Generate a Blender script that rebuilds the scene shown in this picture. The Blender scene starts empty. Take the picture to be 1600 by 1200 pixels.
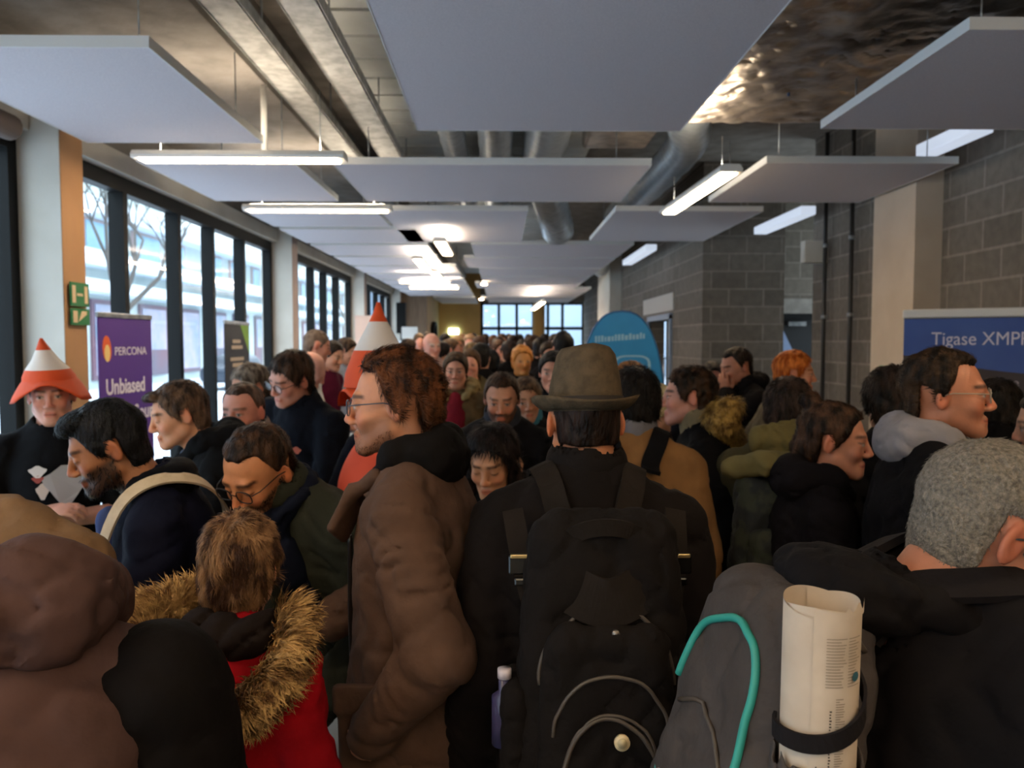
import bpy, math, random
import numpy as np
from mathutils import Vector, Matrix
C = bpy.context.scene.collection
SC = bpy.context.scene
sin, cos, pi = math.sin, math.cos, math.pi
R_ = math.radians

# ------------------------------------------------------------------ camera
FPX = 1230.0
CAM = np.array([0.0, 0.0, 1.75])
PITCH, YAW = R_(3.03), R_(-0.79)
cam_d = bpy.data.cameras.new('camera'); cam = bpy.data.objects.new('camera', cam_d); C.objects.link(cam)
cam.location = CAM; cam.rotation_euler = (pi/2 - PITCH, 0, YAW)
cam_d.sensor_width = 36; cam_d.lens = FPX/1600*36; cam_d.clip_start = .02; cam_d.clip_end = 400
cam_d.dof.use_dof = True; cam_d.dof.focus_distance = 1.25; cam_d.dof.aperture_fstop = 6.0
SC.camera = cam
_M = np.array(cam.rotation_euler.to_matrix())
def P(px, py, Y):
    """world point seen at a photo pixel, at corridor depth Y"""
    d = _M @ np.array([(px-800)/FPX, -(py-600)/FPX, -1.0])
    return CAM + d*(Y/d[1])

# ------------------------------------------------------------------ linking and tags
def tag(o, label=None, cat=None, group=None, kind=None):
    if label: o['label'] = label
    if cat: o['category'] = cat
    if group: o['group'] = group
    if kind: o['kind'] = kind
    return o
def empty(name, loc=(0,0,0), rz=0):
    o = bpy.data.objects.new(name, None); C.objects.link(o)
    o.location = loc; o.rotation_euler = (0,0,rz); o.empty_display_size = .1
    return o
def link(name, me, mat=None, parent=None, loc=(0,0,0)):
    o = bpy.data.objects.new(name, me); C.objects.link(o); o.location = loc
    if mat is not None: me.materials.append(mat)
    if parent is not None: o.parent = parent
    return o
def mesh(name, V, F, smooth=True):
    me = bpy.data.meshes.new(name)
    V = np.asarray(V, dtype=np.float32).reshape(-1,3)
    if isinstance(F, np.ndarray):
        n, k = F.shape
        me.vertices.add(len(V)); me.vertices.foreach_set('co', V.ravel())
        me.loops.add(n*k); me.loops.foreach_set('vertex_index', F.astype(np.int32).ravel())
        me.polygons.add(n); me.polygons.foreach_set('loop_start', np.arange(0,n*k,k,dtype=np.int32))
        me.polygons.foreach_set('loop_total', np.full(n,k,dtype=np.int32))
        me.update(calc_edges=True)
    else:
        me.from_pydata([tuple(v) for v in V.tolist()], [], F); me.update()
    me.polygons.foreach_set('use_smooth', np.full(len(me.polygons), smooth, dtype=bool))
    return me

class MB:
    """collects boxes, tubes, grids into one mesh"""
    def __init__(s): s.V=[]; s.F=[]; s.sm=[]
    def add(s, V, F, smooth=False):
        b = len(s.V); s.V += [tuple(map(float,v)) for v in V]; s.F += [tuple(i+b for i in f) for f in F]; s.sm += [smooth]*len(F); return s
    def box(s, x0,x1,y0,y1,z0,z1):
        V=[(x,y,z) for z in (z0,z1) for y in (y0,y1) for x in (x0,x1)]
        return s.add(V, [(0,2,3,1),(4,5,7,6),(0,1,5,4),(2,6,7,3),(0,4,6,2),(1,3,7,5)])
    def obox(s, c, hx, hy, hz, R=None):
        V=[]
        for z in (-hz,hz):
            for y in (-hy,hy):
                for x in (-hx,hx):
                    v=np.array([x,y,z],float)
                    if R is not None: v=R@v
                    V.append(v+np.array(c,float))
        return s.add(V, [(0,2,3,1),(4,5,7,6),(0,1,5,4),(2,6,7,3),(0,4,6,2),(1,3,7,5)])
    def quad(s, a,b,c,d): return s.add([a,b,c,d], [(0,1,2,3)])
    def grid(s, fn, nu, nv, closeu=False, smooth=True):
        V=[fn(i/(nu if closeu else nu-1), j/(nv-1)) for j in range(nv) for i in range(nu)]
        F=[]
        for j in range(nv-1):
            for i in range(nu if closeu else nu-1):
                a=j*nu+i; b=j*nu+(i+1)%nu; F.append((a,b,b+nu,a+nu))
        return s.add(V,F,smooth)
    def tube(s, pts, r, n=8, caps=True, flat=None, up=(0,0,1)):
        pts=[np.array(p,float) for p in pts]; m=len(pts)
        rs = r if hasattr(r,'__len__') else [r]*m
        V=[]; upv=np.array(up,float)
        prev=None
        for i,p in enumerate(pts):
            t=pts[min(i+1,m-1)]-pts[max(i-1,0)]; t/= (np.linalg.norm(t)+1e-9)
            if prev is None:
                a = upv - t*np.dot(upv,t)
                if np.linalg.norm(a)<1e-3: a=np.array([1.,0,0])-t*t[0]
            else: a = prev - t*np.dot(prev,t)
            a/=np.linalg.norm(a); prev=a; b=np.cross(t,a)
            for k in range(n):
                an=2*pi*k/n+ (pi/4 if n==4 else 0)
                fa = flat if flat else 1
                V.append(p+(a*cos(an)*fa+b*sin(an))*rs[i])
        F=[]
        for i in range(m-1):
            for k in range(n):
                a=i*n+k; b=i*n+(k+1)%n; F.append((a,b,b+n,a+n))
        if caps: F.append(tuple(range(n))[::-1]); F.append(tuple(range((m-1)*n,m*n)))
        return s.add(V,F,n>4)
    def build(s, name, mat, parent=None, loc=(0,0,0), bevel=0):
        me=bpy.data.meshes.new(name); me.from_pydata(s.V,[],s.F); me.update()
        me.polygons.foreach_set('use_smooth', np.array(s.sm,dtype=bool))
        if bevel:
            o=link(name,me,mat,parent,loc); m=o.modifiers.new('bevel','BEVEL'); m.width=bevel; m.segments=2; m.limit_method='ANGLE'; return o
        return link(name,me,mat,parent,loc)
def bezier(pts, n=24):
    """smooth catmull-rom through points"""
    P_=[np.array(p,float) for p in pts]; P_=[2*P_[0]-P_[1]]+P_+[2*P_[-1]-P_[-2]]; out=[]
    seg=len(P_)-3
    for i in range(n):
        u=i/(n-1)*seg; k=min(int(u),seg-1); t=u-k; a,b,c,d=P_[k:k+4]
        out.append(.5*((2*b)+(-a+c)*t+(2*a-5*b+4*c-d)*t*t+(-a+3*b-3*c+d)*t**3))
    return out

# ------------------------------------------------------------------ materials
def lin(c):
    if isinstance(c,str): c=tuple(int(c[i:i+2],16)/255 for i in (0,2,4))
    return tuple((x/12.92 if x<=.04045 else ((x+.055)/1.055)**2.4) for x in c[:3])+(1.0,)
_mats={}
def mat(name, col, rough=.6, metal=0, col2=None, scale=8, bump=0, bscale=60, emit=None, estr=0, spec=.5, stretch=None, vcol=False, sheen=0, detail=3, lo=.35, hi=.65, sss=0):
    if name in _mats: return _mats[name]
    m=bpy.data.materials.new(name); m.use_nodes=True; nt=m.node_tree; b=nt.nodes['Principled BSDF']
    b.inputs['Roughness'].default_value=rough; b.inputs['Metallic'].default_value=metal
    b.inputs['Specular IOR Level'].default_value=spec
    if sheen: b.inputs['Sheen Weight'].default_value=sheen
    if sss:
        b.inputs['Subsurface Weight'].default_value=sss; b.inputs['Subsurface Radius'].default_value=(.012,.005,.003); b.inputs['Subsurface Scale'].default_value=1
    tc=nt.nodes.new('ShaderNodeTexCoord'); mp=nt.nodes.new('ShaderNodeMapping'); nt.links.new(tc.outputs['Object'], mp.inputs['Vector'])
    if stretch: mp.inputs['Scale'].default_value=stretch
    b.inputs['Base Color'].default_value=lin(col)
    if vcol:
        at=nt.nodes.new('ShaderNodeAttribute'); at.attribute_name='col'; src=at.outputs['Color']
        n=nt.nodes.new('ShaderNodeTexNoise'); n.inputs['Scale'].default_value=scale; nt.links.new(mp.outputs[0],n.inputs['Vector'])
        mr=nt.nodes.new('ShaderNodeMapRange'); mr.inputs['To Min'].default_value=.82; mr.inputs['To Max'].default_value=1.15
        nt.links.new(n.outputs[0],mr.inputs[0])
        mx=nt.nodes.new('ShaderNodeVectorMath'); mx.operation='SCALE'; nt.links.new(src,mx.inputs[0]); nt.links.new(mr.outputs[0],mx.inputs['Scale'])
        nt.links.new(mx.outputs[0], b.inputs['Base Color'])
    elif col2 is not None:
        n=nt.nodes.new('ShaderNodeTexNoise'); n.inputs['Scale'].default_value=scale; n.inputs['Detail'].default_value=detail
        nt.links.new(mp.outputs[0], n.inputs['Vector'])
        r=nt.nodes.new('ShaderNodeValToRGB'); r.color_ramp.elements[0].color=lin(col); r.color_ramp.elements[1].color=lin(col2)
        r.color_ramp.elements[0].position=lo; r.color_ramp.elements[1].position=hi
        nt.links.new(n.outputs[0], r.inputs[0]); nt.links.new(r.outputs[0], b.inputs['Base Color'])
    if bump:
        n=nt.nodes.new('ShaderNodeTexNoise'); n.inputs['Scale'].default_value=bscale; n.inputs['Detail'].default_value=3
        nt.links.new(mp.outputs[0], n.inputs['Vector'])
        bp=nt.nodes.new('ShaderNodeBump'); bp.inputs['Strength'].default_value=bump; bp.inputs['Distance'].default_value=.02
        nt.links.new(n.outputs[0], bp.inputs['Height']); nt.links.new(bp.outputs[0], b.inputs['Normal'])
    if emit is not None:
        b.inputs['Emission Color'].default_value=lin(emit); b.inputs['Emission Strength'].default_value=estr
    _mats[name]=m; return m
def cloth(name, col, k=.75, rough=.85, bump=.25, bscale=26, **kw):
    c=lin(col)[:3]; lum=sum(c)/3
    if lum<.03: c=tuple(v*.55 for v in c)
    c0=tuple((12.92*x if x<=.0031308 else 1.055*x**(1/2.4)-.055) for x in [v*k for v in c])
    f_=lambda v:(12.92*v if v<=.0031308 else 1.055*v**(1/2.4)-.055)
    return mat(name, c0, rough=rough, col2=tuple(f_(v) for v in c), scale=9, bump=bump, bscale=bscale, spec=.12, sheen=.0, **kw)
def hairmat(name, dark, light, scale=38, sy=(1,1,.35), rough=.5):
    return mat(name, dark, rough=rough, col2=light, scale=scale, bump=.6, bscale=70, stretch=sy, spec=.18, detail=5, lo=.4, hi=.62)

# ------------------------------------------------------------------ signed-distance modelling
def rot(yaw, pitch=0, roll=0):
    """columns: right, forward, up. yaw 0 looks down the corridor, -90 left, 90 right, 180 at the viewer; pitch down; roll to own right"""
    a,p,r=R_(yaw),R_(pitch),R_(roll)
    ri=np.array([cos(a),-sin(a),0.]); fw=np.array([sin(a),cos(a),0.]); up=np.array([0,0,1.])
    fw2=fw*cos(p)-up*sin(p); up2=up*cos(p)+fw*sin(p)
    up3=up2*cos(r)+ri*sin(r); ri3=ri*cos(r)-up2*sin(r)
    return np.stack([ri3,fw2,up3],axis=1)
I3=np.eye(3)
class Rng:
    def __init__(s, seed):
        r=np.random.RandomState(seed); s.k=r.normal(size=(6,3)); s.k/=np.linalg.norm(s.k,axis=1)[:,None]; s.ph=r.rand(6)*6.28
    def n(s, X,Y,Z, f):
        k=s.k*f
        w=np.sin(k[0,0]*X+k[0,1]*Y+k[0,2]*Z+s.ph[0]); w2=np.sin(k[1,0]*X+k[1,1]*Y+k[1,2]*Z+s.ph[1])
        a=np.sin(1.7*(k[2,0]*X+k[2,1]*Y+k[2,2]*Z)+1.6*w+s.ph[2]); b=np.sin(2.3*(k[3,0]*X+k[3,1]*Y+k[3,2]*Z)+1.8*w2+s.ph[3])
        c=np.sin(4.1*(k[4,0]*X+k[4,1]*Y+k[4,2]*Z)+2*a+s.ph[4])
        return .45*a+.35*b+.2*c
class SDF:
    BIG=.15
    def __init__(s, lo, hi, step, fine=()):
        s.ax=[]
        for d in range(3):
            x=lo[d]; L=[x]
            while x<hi[d]:
                st=step
                for (fl,fh,fs) in fine:
                    if fl[d]-st<=x<=fh[d]: st=min(st,fs) if x>=fl[d]-fs else min(st, max(fs, fl[d]-x))
                x+=st; L.append(x)
            s.ax.append(np.array(L))
        s.f=np.full([len(a) for a in s.ax], s.BIG, dtype=np.float32)
    def sub(s, lo, hi):
        sl=tuple(slice(max(0,np.searchsorted(a,l)-1), np.searchsorted(a,h)+1) for a,l,h in zip(s.ax,lo,hi))
        if any(q.stop-q.start<=0 for q in sl): return None,None
        g=[a[q] for a,q in zip(s.ax,sl)]
        if any(len(q)==0 for q in g): return None,None
        return sl,(g[0][:,None,None],g[1][None,:,None],g[2][None,None,:])
    def put(s, sl, d, k, op):
        f=s.f[sl]
        if op=='u':
            if k>0: h=np.clip(.5+.5*(f-d)/k,0,1); f2=f+(d-f)*h-k*h*(1-h)
            else: f2=np.minimum(f,d)
        elif op=='s':
            d=-d
            if k>0: h=np.clip(.5-.5*(f-d)/k,0,1); f2=f+(d-f)*h+k*h*(1-h)
            else: f2=np.maximum(f,d)
        s.f[sl]=f2
    def ell(s, c, r, R=I3, k=.02, op='u', noise=None):
        c=np.array(c,float); r=np.array(r,float) if hasattr(r,'__len__') else np.full(3,float(r))
        ext=np.sqrt(((R*r)**2).sum(axis=1))+k+.03
        sl,g=s.sub(c-ext,c+ext)
        if sl is None: return s
        x,y,z=g[0]-c[0],g[1]-c[1],g[2]-c[2]
        q=[x*R[0,i]+y*R[1,i]+z*R[2,i] for i in range(3)]
        k0=np.sqrt(sum((q[i]/r[i])**2 for i in range(3))); k1=np.sqrt(sum((q[i]/r[i]**2)**2 for i in range(3)))+1e-9
        d=k0*(k0-1)/k1
        if noise: d=d+noise[0]*noise[1].n(x,y,z,noise[2])
        s.put(sl,d,k,op); return s
    def cone(s, a, b, ra, rb, k=.02, op='u', fold=None):
        a=np.array(a,float); b=np.array(b,float); m=max(ra,rb)+k+.03
        sl,g=s.sub(np.minimum(a,b)-m, np.maximum(a,b)+m)
        if sl is None: return s
        ab=b-a; L2=ab@ab+1e-12
        x,y,z=g[0]-a[0],g[1]-a[1],g[2]-a[2]
        t=np.clip((x*ab[0]+y*ab[1]+z*ab[2])/L2,0,1)
        d=np.sqrt((x-t*ab[0])**2+(y-t*ab[1])**2+(z-t*ab[2])**2)-(ra+(rb-ra)*t)
        if fold:   # rings across the sleeve
            amp,rng,fr=fold
            u=t*math.sqrt(L2)*fr*6.28+4.5*rng.n(x,y,z,8)
            d=d+amp*(1.6*np.exp(-(np.sin(u)/.45)**2)-.5)*np.clip(.35+rng.n(x,y,z,14),0,1)
        s.put(sl,d,k,op); return s
    def box(s, c, h, R=I3, rad=.01, k=.01, op='u', taper=0, noise=None, bulge=0):
        c=np.array(c,float); h=np.array(h,float)
        ext=np.abs(R)@(h*(1+abs(taper))+bulge)+k+.03
        sl,g=s.sub(c-ext,c+ext)
        if sl is None: return s
        x,y,z=g[0]-c[0],g[1]-c[1],g[2]-c[2]
        q=[x*R[0,i]+y*R[1,i]+z*R[2,i] for i in range(3)]
        sc=1-taper*q[2]/h[2] if taper else 1.0
        hh=[h[0]*sc-rad,h[1]*sc-rad,h[2]-rad]
        if bulge:
            hh[1]=hh[1]+bulge*np.clip(1-(q[0]/h[0])**2,0,1)*np.clip(1-(q[2]/h[2])**2,0,1)
        e=[np.abs(q[i])-hh[i] for i in range(3)]
        d=np.sqrt(sum(np.maximum(v,0)**2 for v in e))+np.minimum(np.maximum(np.maximum(e[0],e[1]),e[2]),0)-rad
        if noise: d=d+noise[0]*noise[1].n(x,y,z,noise[2])
        s.put(sl,d,k,op); return s
    def plane(s, p, n, k=0):
        """cut away the side the normal points to"""
        n=np.array(n,float); n/=np.linalg.norm(n)
        g=(s.ax[0][:,None,None],s.ax[1][None,:,None],s.ax[2][None,None,:])
        d=(g[0]-p[0])*n[0]+(g[1]-p[1])*n[1]+(g[2]-p[2])*n[2]
        s.f=np.maximum(s.f,d.astype(np.float32)); return s
    def warp(s, amp, rng, fr, band=.05, zs=1.0, xs=1.0, crease=False):
        idx=np.abs(s.f)<band
        I=np.nonzero(idx)
        X=s.ax[0][I[0]]*xs; Y=s.ax[1][I[1]]*xs; Z=s.ax[2][I[2]]*zs
        n=rng.n(X,Y,Z,fr)
        s.f[idx]+= (amp*(.75*n if not crease else .4*n+1.3*np.exp(-((n-.1)/.16)**2)-.3)).astype(np.float32); return s
    def nets(s, smooth=1):
        f=s.f; f[0]=f[-1]=s.BIG; f[:,0]=f[:,-1]=s.BIG; f[:,:,0]=f[:,:,-1]=s.BIG
        S=f<0
        n=S[:-1,:-1,:-1].astype(np.int8)
        for i in (0,1):
            for j in (0,1):
                for k in (0,1):
                    if i or j or k: n=n+S[i:S.shape[0]-1+i, j:S.shape[1]-1+j, k:S.shape[2]-1+k]
        act=np.argwhere((n>0)&(n<8))
        if len(act)==0: return np.zeros((0,3)),np.zeros((0,4),int)
        idx=np.full(n.shape,-1,dtype=np.int32); idx[tuple(act.T)]=np.arange(len(act))
        co=np.zeros((len(act),3)); cnt=np.zeros(len(act))
        corners=[(i,j,k) for i in (0,1) for j in (0,1) for k in (0,1)]
        val={c:f[act[:,0]+c[0],act[:,1]+c[1],act[:,2]+c[2]].astype(float) for c in corners}
        pos={c:np.stack([s.ax[d][act[:,d]+c[d]] for d in range(3)],axis=1) for c in corners}
        for a in corners:
            for d in range(3):
                if a[d]==0:
                    b=tuple(a[e]+(1 if e==d else 0) for e in range(3))
                    va,vb=val[a],val[b]; m=(va<0)!=(vb<0)
                    t=np.where(m, va/(va-vb+1e-12), 0)
                    p=pos[a]+(pos[b]-pos[a])*t[:,None]
                    co+=p*m[:,None]; cnt+=m
        V=co/np.maximum(cnt,1)[:,None]
        quads=[]
        for d in range(3):
            o1,o2=[(1,2),(2,0),(0,1)][d]
            A=S; sh=[slice(None)]*3; sh[d]=slice(0,-1); sh2=[slice(None)]*3; sh2[d]=slice(1,None)
            a,b=A[tuple(sh)],A[tuple(sh2)]
            ch=np.argwhere(a!=b)
            if len(ch)==0: continue
            ok=(ch[:,o1]>0)&(ch[:,o2]>0)&(ch[:,o1]<n.shape[o1])&(ch[:,o2]<n.shape[o2]); ch=ch[ok]
            ins=a[tuple(ch.T)]
            def at(u,v):
                q=ch.copy(); q[:,o1]-=u; q[:,o2]-=v; return idx[tuple(q.T)]
            q=np.stack([at(1,1),at(0,1),at(0,0),at(1,0)],axis=1)
            q[~ins]=q[~ins][:,::-1]
            quads.append(q)
        F=np.concatenate(quads); F=F[(F>=0).all(axis=1)]
        for _ in range(smooth):
            acc=np.zeros_like(V); c=np.zeros(len(V))
            for u,v in ((0,1),(1,2),(2,3),(3,0)):
                np.add.at(acc,F[:,u],V[F[:,v]]); np.add.at(acc,F[:,v],V[F[:,u]]); np.add.at(c,F[:,u],1); np.add.at(c,F[:,v],1)
            V=V*.45+.55*acc/np.maximum(c,1)[:,None]
        return V,F
def vnormals(V,F):
    n=np.cross(V[F[:,2]]-V[F[:,0]], V[F[:,3]]-V[F[:,1]]); N=np.zeros_like(V)
    for i in range(4): np.add.at(N,F[:,i],n)
    return N/(np.linalg.norm(N,axis=1)[:,None]+1e-12)
def tufts(V,F,n,length,width,flow,lift=.35,seed=1,jit=.35,keep=None,curl=0.3):
    """thin tapering locks growing from a surface; returns a quad/tri mesh as arrays"""
    r=np.random.RandomState(seed)
    fc=V[F].mean(axis=1); nn=np.cross(V[F[:,2]]-V[F[:,0]], V[F[:,3]]-V[F[:,1]]); ar=np.linalg.norm(nn,axis=1)
    if keep is not None: ar=ar*keep(fc)
    pick=r.choice(len(F), n, p=ar/ar.sum())
    w=r.rand(n,4); w/=w.sum(axis=1)[:,None]
    p=(V[F[pick]]*w[:,:,None]).sum(axis=1); N=nn[pick]/(np.linalg.norm(nn[pick],axis=1)[:,None]+1e-12)
    fl=flow(p) if callable(flow) else np.tile(np.array(flow,float),(n,1))
    T=fl-N*(fl*N).sum(axis=1)[:,None]; T/=np.linalg.norm(T,axis=1)[:,None]+1e-9
    B=np.cross(N,T)
    clump=np.sin(p@np.array([61.,47.,53.])+2*np.sin(p@np.array([33.,-41.,37.])))
    D=T+N*(lift*(.6+.8*r.rand(n)))[:,None]+B*(r.normal(size=n)*jit+clump*curl)[:,None]
    D/=np.linalg.norm(D,axis=1)[:,None]
    L=(length*(.6+.7*r.rand(n)))[:,None]; W=(width*(.6+.8*r.rand(n)))[:,None]
    G=N*.0
    p0=p-N*.003
    mid=p0+D*L*.55+N*L*.06; tip=p0+D*L-N*L*.10*1.0
    Vn=np.stack([p0-B*W,p0+B*W,mid+B*W*.75,mid-B*W*.75,tip, mid+N*W*.5, p0+N*W*.6],axis=1).reshape(-1,3)
    b=np.arange(n)[:,None]*7
    Q=np.concatenate([b+np.array([[0,3,5,6]]), b+np.array([[6,5,2,1]])]); Tt=np.concatenate([b+np.array([[3,4,5]]), b+np.array([[5,4,2]])])
    return Vn, Q, Tt
def tuft_mesh(name, V,F, base=True, **kw):
    Vn,Q,T=tufts(V,F,**kw)
    o=0
    Vs=[];Qs=[]
    if base: Vs.append(V); Qs.append(F); o=len(V)
    Vs.append(Vn); Qs.append(Q+o); T=T+o
    Va=np.concatenate(Vs); Qa=np.concatenate(Qs)
    me=bpy.data.meshes.new(name); me.vertices.add(len(Va)); me.vertices.foreach_set('co',Va.astype(np.float32).ravel())
    me.loops.add(len(Qa)*4+len(T)*3); me.loops.foreach_set('vertex_index', np.concatenate([Qa.ravel(),T.ravel()]).astype(np.int32))
    ls=np.concatenate([np.arange(len(Qa))*4, len(Qa)*4+np.arange(len(T))*3]).astype(np.int32); lt=np.concatenate([np.full(len(Qa),4),np.full(len(T),3)]).astype(np.int32)
    me.polygons.add(len(ls)); me.polygons.foreach_set('loop_start',ls); me.polygons.foreach_set('loop_total',lt)
    me.update(calc_edges=True); me.polygons.foreach_set('use_smooth',np.ones(len(ls),dtype=bool))
    return me
WORLD_E=2.0; EXPO=1.25; LAMP_E=18.0; UP=.9
# ------------------------------------------------------------------ people
SKIN=dict(pale='d8a58c', fair='cf9a80', warm='c98560', tan='a8714f', pink='d99a86', ruddy='c07a5c')
def head_sdf(s, H, R, h, fem=False, nose=1.0, jaw=1.0, detail=True):
    L=lambda x,y,z: H+R@(np.array([x,y,z])*h)
    E=lambda c,r,k=.02,op='u': s.ell(L(*c), np.array(r)*h, R, k*h, op)
    jw=.9 if fem else 1.0*jaw
    E((0,-.018,.036),(.073,.094,.083)); E((0,-.002,.02),(.070,.078,.07))
    E((0,.028,-.035),(.055*jw+.003,.055,.072),.03)
    for sx in (-1,1):
        s.cone(L(sx*.052*jw,.0,-.055),L(sx*.016,.068,-.098),.017*h,.016*h,.025*h)
        E((sx*.036,.058,-.028),(.022,.02,.022),.02)
    E((0,.068,-.094),(.022,.02,.019),.02)
    if not detail:
        s.cone(L(0,.086,.008),L(0,.104*nose,-.034),.009*h,.013*h,.012*h)
        for sx in (-1,1): E((sx*.077,-.012,-.008),(.010,.018,.031),.006)
        return
    s.cone(L(-.032,.076,.024),L(.032,.076,.024),.011*h,.011*h,.015*h)
    for sx in (-1,1): E((sx*.031,.099,.001),(.019,.016,.012),.012,'s')
    s.cone(L(0,.082,.016),L(0,.104*nose,-.030),.0075*h,.0105*h,.010*h)
    for sx in (-1,1): E((sx*.012,.094,-.036),(.0085,.011,.0075),.008)
    for sx in (-1,1): E((sx*.031,.0735,.001),(.0135,.0135,.0125),.003)
    s.cone(L(-.016,.085,-.0625),L(.016,.085,-.0625),.0065*h,.0065*h,.009*h)
    s.cone(L(-.014,.084,-.0745),L(.014,.084,-.0745),.007*h,.007*h,.009*h)
    s.cone(L(-.022,.094,-.0685),L(.022,.094,-.0685),.002*h,.002*h,.004*h,'s')
    for sx in (-1,1):
        Re=R@np.array(Matrix.Rotation(sx*.45,3,'Z'))@np.array(Matrix.Rotation(-.2,3,'X'))
        s.ell(L(sx*.078,-.014,-.004), np.array((.0085,.019,.032))*h, Re, .006*h)
        s.ell(L(sx*.089,-.010,-.002), np.array((.0085,.011,.020))*h, Re, .004*h,'s')
def hand_sdf(s, W, d, n, side, curl=.5, h=1.0, k=.008):
    """W wrist, d along the palm, n palm normal, side: +1 puts the thumb on d x n"""
    W=np.array(W,float); d=np.array(d,float); d/=np.linalg.norm(d); n=np.array(n,float); n=n-d*(n@d); n/=np.linalg.norm(n)
    a=np.cross(d,n)*side
    R=np.stack([a,n,d],axis=1)
    s.ell(W+d*.052*h,np.array((.040,.015,.052))*h,R,.012*h); s.ell(W+d*.012*h,np.array((.028,.019,.03))*h,R,.012*h)
    for i,(u,l) in enumerate(((.030,.070),(.010,.079),(-.010,.074),(-.029,.058))):
        p=W+(d*(.088-.004*abs(i-1))+a*u)*h
        c=curl*(1+.12*i); ang=0
        for j,(f,r) in enumerate(((.45,.0092),(.32,.0083),(.23,.0075))):
            ang+=c*(.6,.9,.6)[j]
            q=p+(d*cos(ang)+n*sin(ang)+a*u*.8)*l*f*h
            s.cone(p,q,r*h,(r-.0007)*h,k*.4 if j==0 else .002); p=q
    p=W+(d*.025+a*.028)*h; q=p+(d*.62+a*.62+n*.35)*.042*h; s.cone(p,q,.0125*h,.0105*h,k)
    p=q; q=p+(d*.85+a*.18+n*.45)*.032*h; s.cone(p,q,.0102*h,.0085*h,.003)
ARMS={ # elbow, wrist in the body frame (right side), palm direction d, palm normal n
 'down':((.235,-.03,-.30),(.255,.05,-.54),(0,.25,-1),(-1,.1,0)),
 'pocket':((.285,-.10,-.28),(.215,.07,-.48),(-.4,.5,-1),(-1,0,0)),
 'phone':((.22,.03,-.29),(.085,.27,-.22),(-.3,.9,.35),(-.8,-.2,.5)),
 'desk':((.23,.10,-.28),(.14,.34,-.36),(-.2,1,-.25),(0,-.2,-1)),
 'lift':((.25,.20,-.14),(.06,.33,.02),(-.2,.5,1),(-.5,-.6,.2)),
}
def npk(o): return o
def person(label, H, hs=1.0, head=(0,0,0), body=(0,0,0), skin='fair', group=None, hr=.007, br=.022, fem=False,
           bulk=1.0, neck=None, arms=('pocket','pocket'), S=None, Nk=None, sleeves=True,
           hair=None, brow='3a2a20', stubble=None, lips=None, eyes=True,
           jacket=None, trousers='1c1e26', handfine=False, nose=1.0, jaw=1.0, cat='person', bodyscale=None, hand_h=1.0, neckfwd=0, detail=True, shoes='15130f', hem=-.60):
    """H: world head centre. Body is one continuous surface; hair and clothes are its children."""
    H=np.array(H,float); hR=rot(*head); bR=rot(*body); yR=rot(body[0])
    b=bodyscale or hs
    N=H-hR[:,2]*.088*hs-hR[:,1]*.030*hs-bR[:,2]*.045*hs-bR[:,1]*(.012+neckfwd)
    if Nk is not None: N=np.array(Nk,float)
    if S is None: S=N-bR[:,2]*.078*b-bR[:,1]*.005
    S=np.array(S,float)
    Bp=lambda x,y,z: S+bR@(np.array([x,y,z],float)*b)
    pel=Bp(0,-.01,-.50)
    base=np.array([pel[0],pel[1],0.0])
    Yp=lambda x,y: np.array([pel[0],pel[1],0])+yR@np.array([x,y,0])
    sw=(.152 if fem else .172)*bulk**.5
    # joints
    jl=[]
    for i,sx in enumerate((1,-1)):
        a=arms[i]; e,w,d,n=ARMS[a] if isinstance(a,str) else a
        m=np.array([sx,1,1.])
        sh=Bp(sx*sw,0,-.01)
        e=np.array(e)*m; w=np.array(w)*m
        jl.append((sx,sh,S+bR@(e*b),S+bR@(w*b),bR@(np.array(d,float)*m),bR@(np.array(n,float)*m)))
    legs=[]
    for sx in (1,-1):
        hip=pel+bR@(np.array([sx*.085,0,-.03])*b); an=Yp(sx*.10*b,-.02)+np.array([0,0,.085]); kn=(hip+an)/2+yR@np.array([sx*.01,.03,0])
        legs.append((sx,hip,kn,an))
    lo=np.array([1e9]*3); hi=-lo
    pts=[H-.16*hs,H+.16*hs,pel-.2,pel+.2,Bp(.27,.15,0),Bp(-.27,-.15,0),Bp(.27,-.15,-.3),Bp(-.27,.15,-.3)]
    for q in jl: pts+= [q[2]-.07,q[2]+.07,q[3]-.2*hand_h*b,q[3]+.2*hand_h*b]
    for q in legs: pts+=[q[3]+yR@np.array([0,.22,-.09]),q[3]+yR@np.array([q[0]*.08,-.1,-.09]),q[2]+.1,q[2]-.1]
    pts=np.array(pts); lo=pts.min(axis=0)-.03; hi=pts.max(axis=0)+.03; lo[2]=-.02
    rng=Rng(abs(hash(label))%1 + int(sum(ord(c)*(i+1) for i,c in enumerate(label)))%9999)
    fine=[(H-np.array([.125,.125,.14])*hs,H+np.array([.125,.125,.14])*hs,hr)]
    if handfine:
        for i,q in enumerate(jl):
            if handfine is True or i in handfine:
                c=q[3]+q[4]/np.linalg.norm(q[4])*.08*b; fine.append((c-.12*b,c+.12*b,min(.0055,hr) if hr<.008 else hr*.8))
    s=SDF(lo,hi,br,fine)
    # ---- body
    s.ell(Bp(0,0,-.13),np.array([.155*(sw/.172),.105,.18])*b,bR,.03); s.ell(Bp(0,.01,-.33),np.array([.135,.10,.18])*b,bR,.04); s.ell(Bp(0,0,-.50),np.array([.155,.11,.12])*b,bR,.04)
    for sx in (1,-1): s.cone(Bp(sx*.03,-.01,.05),Bp(sx*sw,0,.0),.04*b,.05*b,.03)
    s.cone(H+hR@(np.array([0,-.028,-.03])*hs),N-bR[:,2]*.05*b,(.050 if fem else .058)*hs,(.056 if fem else .064)*hs,.03)
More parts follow.
